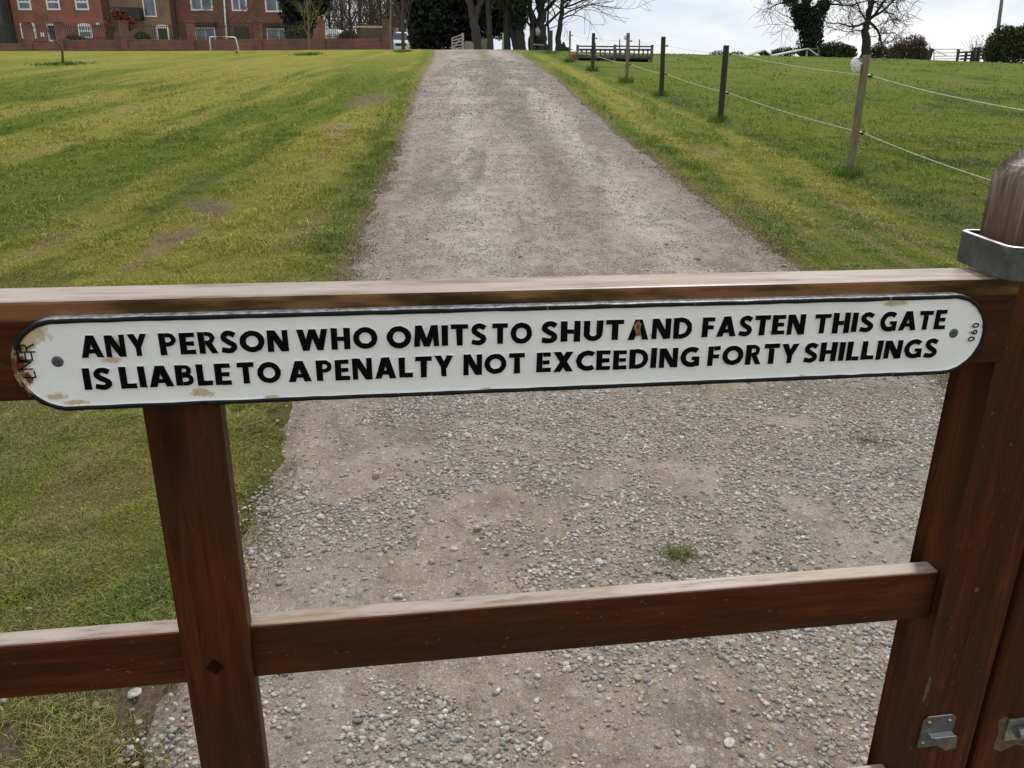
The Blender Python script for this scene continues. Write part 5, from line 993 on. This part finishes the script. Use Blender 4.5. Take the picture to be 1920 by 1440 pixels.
# hay rack made of a slatted barrier
Yk = 31.5; e = empty('hay_rack', base(1153, Yk)); tag(e, 'long low slatted grey feed rack standing in the field', 'feed rack'); M_RACK = simple('grey weathered metal', (.10, .095, .085), .7, .2, .35, 8)
q = lambda px, py, dy=0.: at(px, py, Yk+dy)
for dy, nm in ((0., 'front'), (1.0, 'back')):
    for (xa_, xb_) in ((1082, 1152), (1155, 1223)):
        if dy: b = MB(); b.beam(q(xa_, 104.5, 0)+[0, dy, 0], q(xb_, 105, 0)+[0, dy, 0], .05, .09); b.build('bottom_bar', M_RACK, e); continue
        b = MB(); b.beam(q(xa_, 86.5, 0)+[0, dy, 0], q(xb_, 87.5, 0)+[0, dy, 0], .05, .05); b.build('top_bar', M_RACK, e)
        b = MB(); b.beam(q(xa_, 93, 0)+[0, dy, 0], q(xb_, 93.5, 0)+[0, dy, 0], .05, .07)
        nn = 8 if dy == 0 else 1
        for j in range(nn+1): px = xa_+(xb_-xa_)*j/nn; b.beam(q(px, 92, 0)+[0, dy, 0], q(px+(0), 104 if dy == 0 else 103, 0)+[0, dy, 0], .05, .05)
        b.beam(q(xa_, 105.5, 0)+[0, dy, 0], q(xb_, 106.5, 0)+[0, dy, 0], .05, .10); b.build('slatted_panel', M_RACK, e)
    for px in (1083, 1153, 1223): b = MB(); x_ = q(px, 86)[0]; b.beam((x_, Yk+dy, q(px, 85 if dy == 0 else 103)[2]+.02), (x_, Yk+dy, gz(x_, Yk+dy)-.05), .09, .09); b.build('leg', M_RACK, e)
b = MB(); x0_, x1_ = q(1084, 106)[0], q(1222, 106)[0]; zz = q(1150, 108)[2]; b.box(x0_, x1_, Yk+.06, Yk+.94, zz-.05, zz+.03); b.build('tray', simple('rusty tray', (.10, .075, .05), .8, 0, .4, 6), e)
for px, ptp, lab in ((1162, 74, 'thin stake behind the middle of the hay rack'), (1199, 74, 'thin stake behind the right half of the hay rack'), (1116, 80, 'short thin stake behind the left half of the hay rack')):
    b = MB(); qq = np.array(base(px, 38.)); b.tube([qq-[0, 0, .1], at(px, ptp, 38.)], .028, 6); tag(b.build('fence_stake', M_TRK), lab, 'stake', 'thin stakes behind the hay rack')

# ------------------------------------------------------------------ far right: shelters, gate, fence, pole
Yk = 55.; M_TIN = simple('pale tin roof', (.62, .62, .62), .5, 0, .12, 3); M_TING = simple('green grey tin', (.30, .38, .33), .6, 0, .15, 2)
def shelter(name, lab, px0, px1, pytop, pybot, ridge_px, Yk, mroof, depth=3.):
    e = empty(name, base((px0+px1)/2, Yk)); tag(e, lab, 'shelter'); q = lambda px, py, dy=0.: at(px, py, Yk)+np.array([0, dy, 0])
    zt = base((px0+px1)/2, Yk)[2]
    b = MB(); A_, B_, C_ = q(px0, pybot), q(ridge_px, pytop), q(px1, pybot); t_ = np.array([0, 0, .07])
    V = [A_, B_, C_, A_+[0, depth, 0], B_+[0, depth, 0], C_+[0, depth, 0]]; V += [v+t_ for v in V]
    b.add(V, [(0, 1, 4, 3), (1, 2, 5, 4), (6, 9, 10, 7), (7, 10, 11, 8), (0, 6, 7, 1), (1, 7, 8, 2), (0, 3, 9, 6), (2, 8, 11, 5), (3, 4, 10, 9), (4, 5, 11, 10)]); b.build('roof', mroof, e)
    b = MB()
    for px in (px0+2, ridge_px, px1-2): x_ = q(px, 100)[0]; zt_ = A_[2] if px != ridge_px else B_[2]; b.box(x_-.05, x_+.05, Yk+.3, Yk+.4, zt-.1, zt_-.02)
    b.box(A_[0]+.15, C_[0]-.15, Yk+depth-.4, Yk+depth-.3, zt-.1, A_[2]-.02); b.build('frame', M_TIN if mroof is M_TIN else M_TING, e); return e
shelter('field_shelter', 'low green-grey tin shelter at the skyline, left of the white one', 1412, 1446, 95, 104, 1434, 56, M_TING, 2.)
shelter('field_shelter', 'low white-roofed shelter below the ivy tree', 1452, 1534, 92, 105, 1516, 55, M_TIN, 3.)
b = MB(); b.beam(at(1518, 92, 56), at(1536, 91, 56), .06, .08); b.beam(at(1535, 91, 56), at(1536, 106, 56), .06, .06); tag(b.build('hurdle', M_GALV), 'thin metal rail frame at the right end of the white shelter', 'rail')
Yk = 54.; e = empty('metal_field_gate', base(1772, Yk)); tag(e, 'galvanised bar gate on the skyline at the right', 'gate'); q = lambda px, py: at(px, py, Yk)
for px, w_ in ((1751, .04), (1795, .04)): b = MB(); b.beam(q(px, 92), q(px, 118), w_, w_); b.build('gate_stile', M_GALV, e)
for k_, py in enumerate((92, 99, 105, 110, 114)): b = MB(); b.beam(q(1751, py+.5), q(1795, py), .03, .035); b.build('bar', M_GALV, e)
b = MB(); b.beam(q(1752, 94), q(1775, 105)+np.array([0, -.04, 0]), .02, .03); b.build('brace', M_GALV, e)
M_DKW = simple('dark fence timber', (.035, .032, .026), .85, 0, .3, 4)
b = MB(); qq = q(1747, 91); b.beam((qq[0], Yk, qq[2]), (qq[0]-.1, Yk, gz(qq[0], Yk)-.1), .22, .2); tag(b.build('gate_post', M_DKW), 'thick dark post left of the skyline metal gate', 'post')
e = empty('post_and_rail_fence', base(1818, Yk)); tag(e, 'dark post and rail fence right of the skyline metal gate', 'fence')
for px, pt_ in ((1797.5, 92), (1824, 95), (1828.5, 89), (1836, 88), (1812, 99)): b = MB(); b.beam(q(px, pt_), np.array([q(px, 100)[0], Yk, gz(q(px, 100)[0], Yk)-.2]), .14 if px != 1836 else .28, .12); b.build('post', M_DKW, e)
for py in (97.5, 104, 110): b = MB(); b.beam(q(1798, py+1)+[0, -.08, 0], q(1846, py-1)+[0, -.08, 0], .05, .1); b.build('rail', M_DKW, e)
b = MB(); qb = np.array(base(1867, 70)); b.tube([qb, at(1870, 65, 70), at(1881, -20, 70)], [.16, .15, .12], 10); tag(b.build('utility_pole', simple('grey pole timber', (.16, .14, .12), .85, 0, .3, 3), smooth=True), 'tall grey leaning wooden pole above the big dark bush', 'pole')
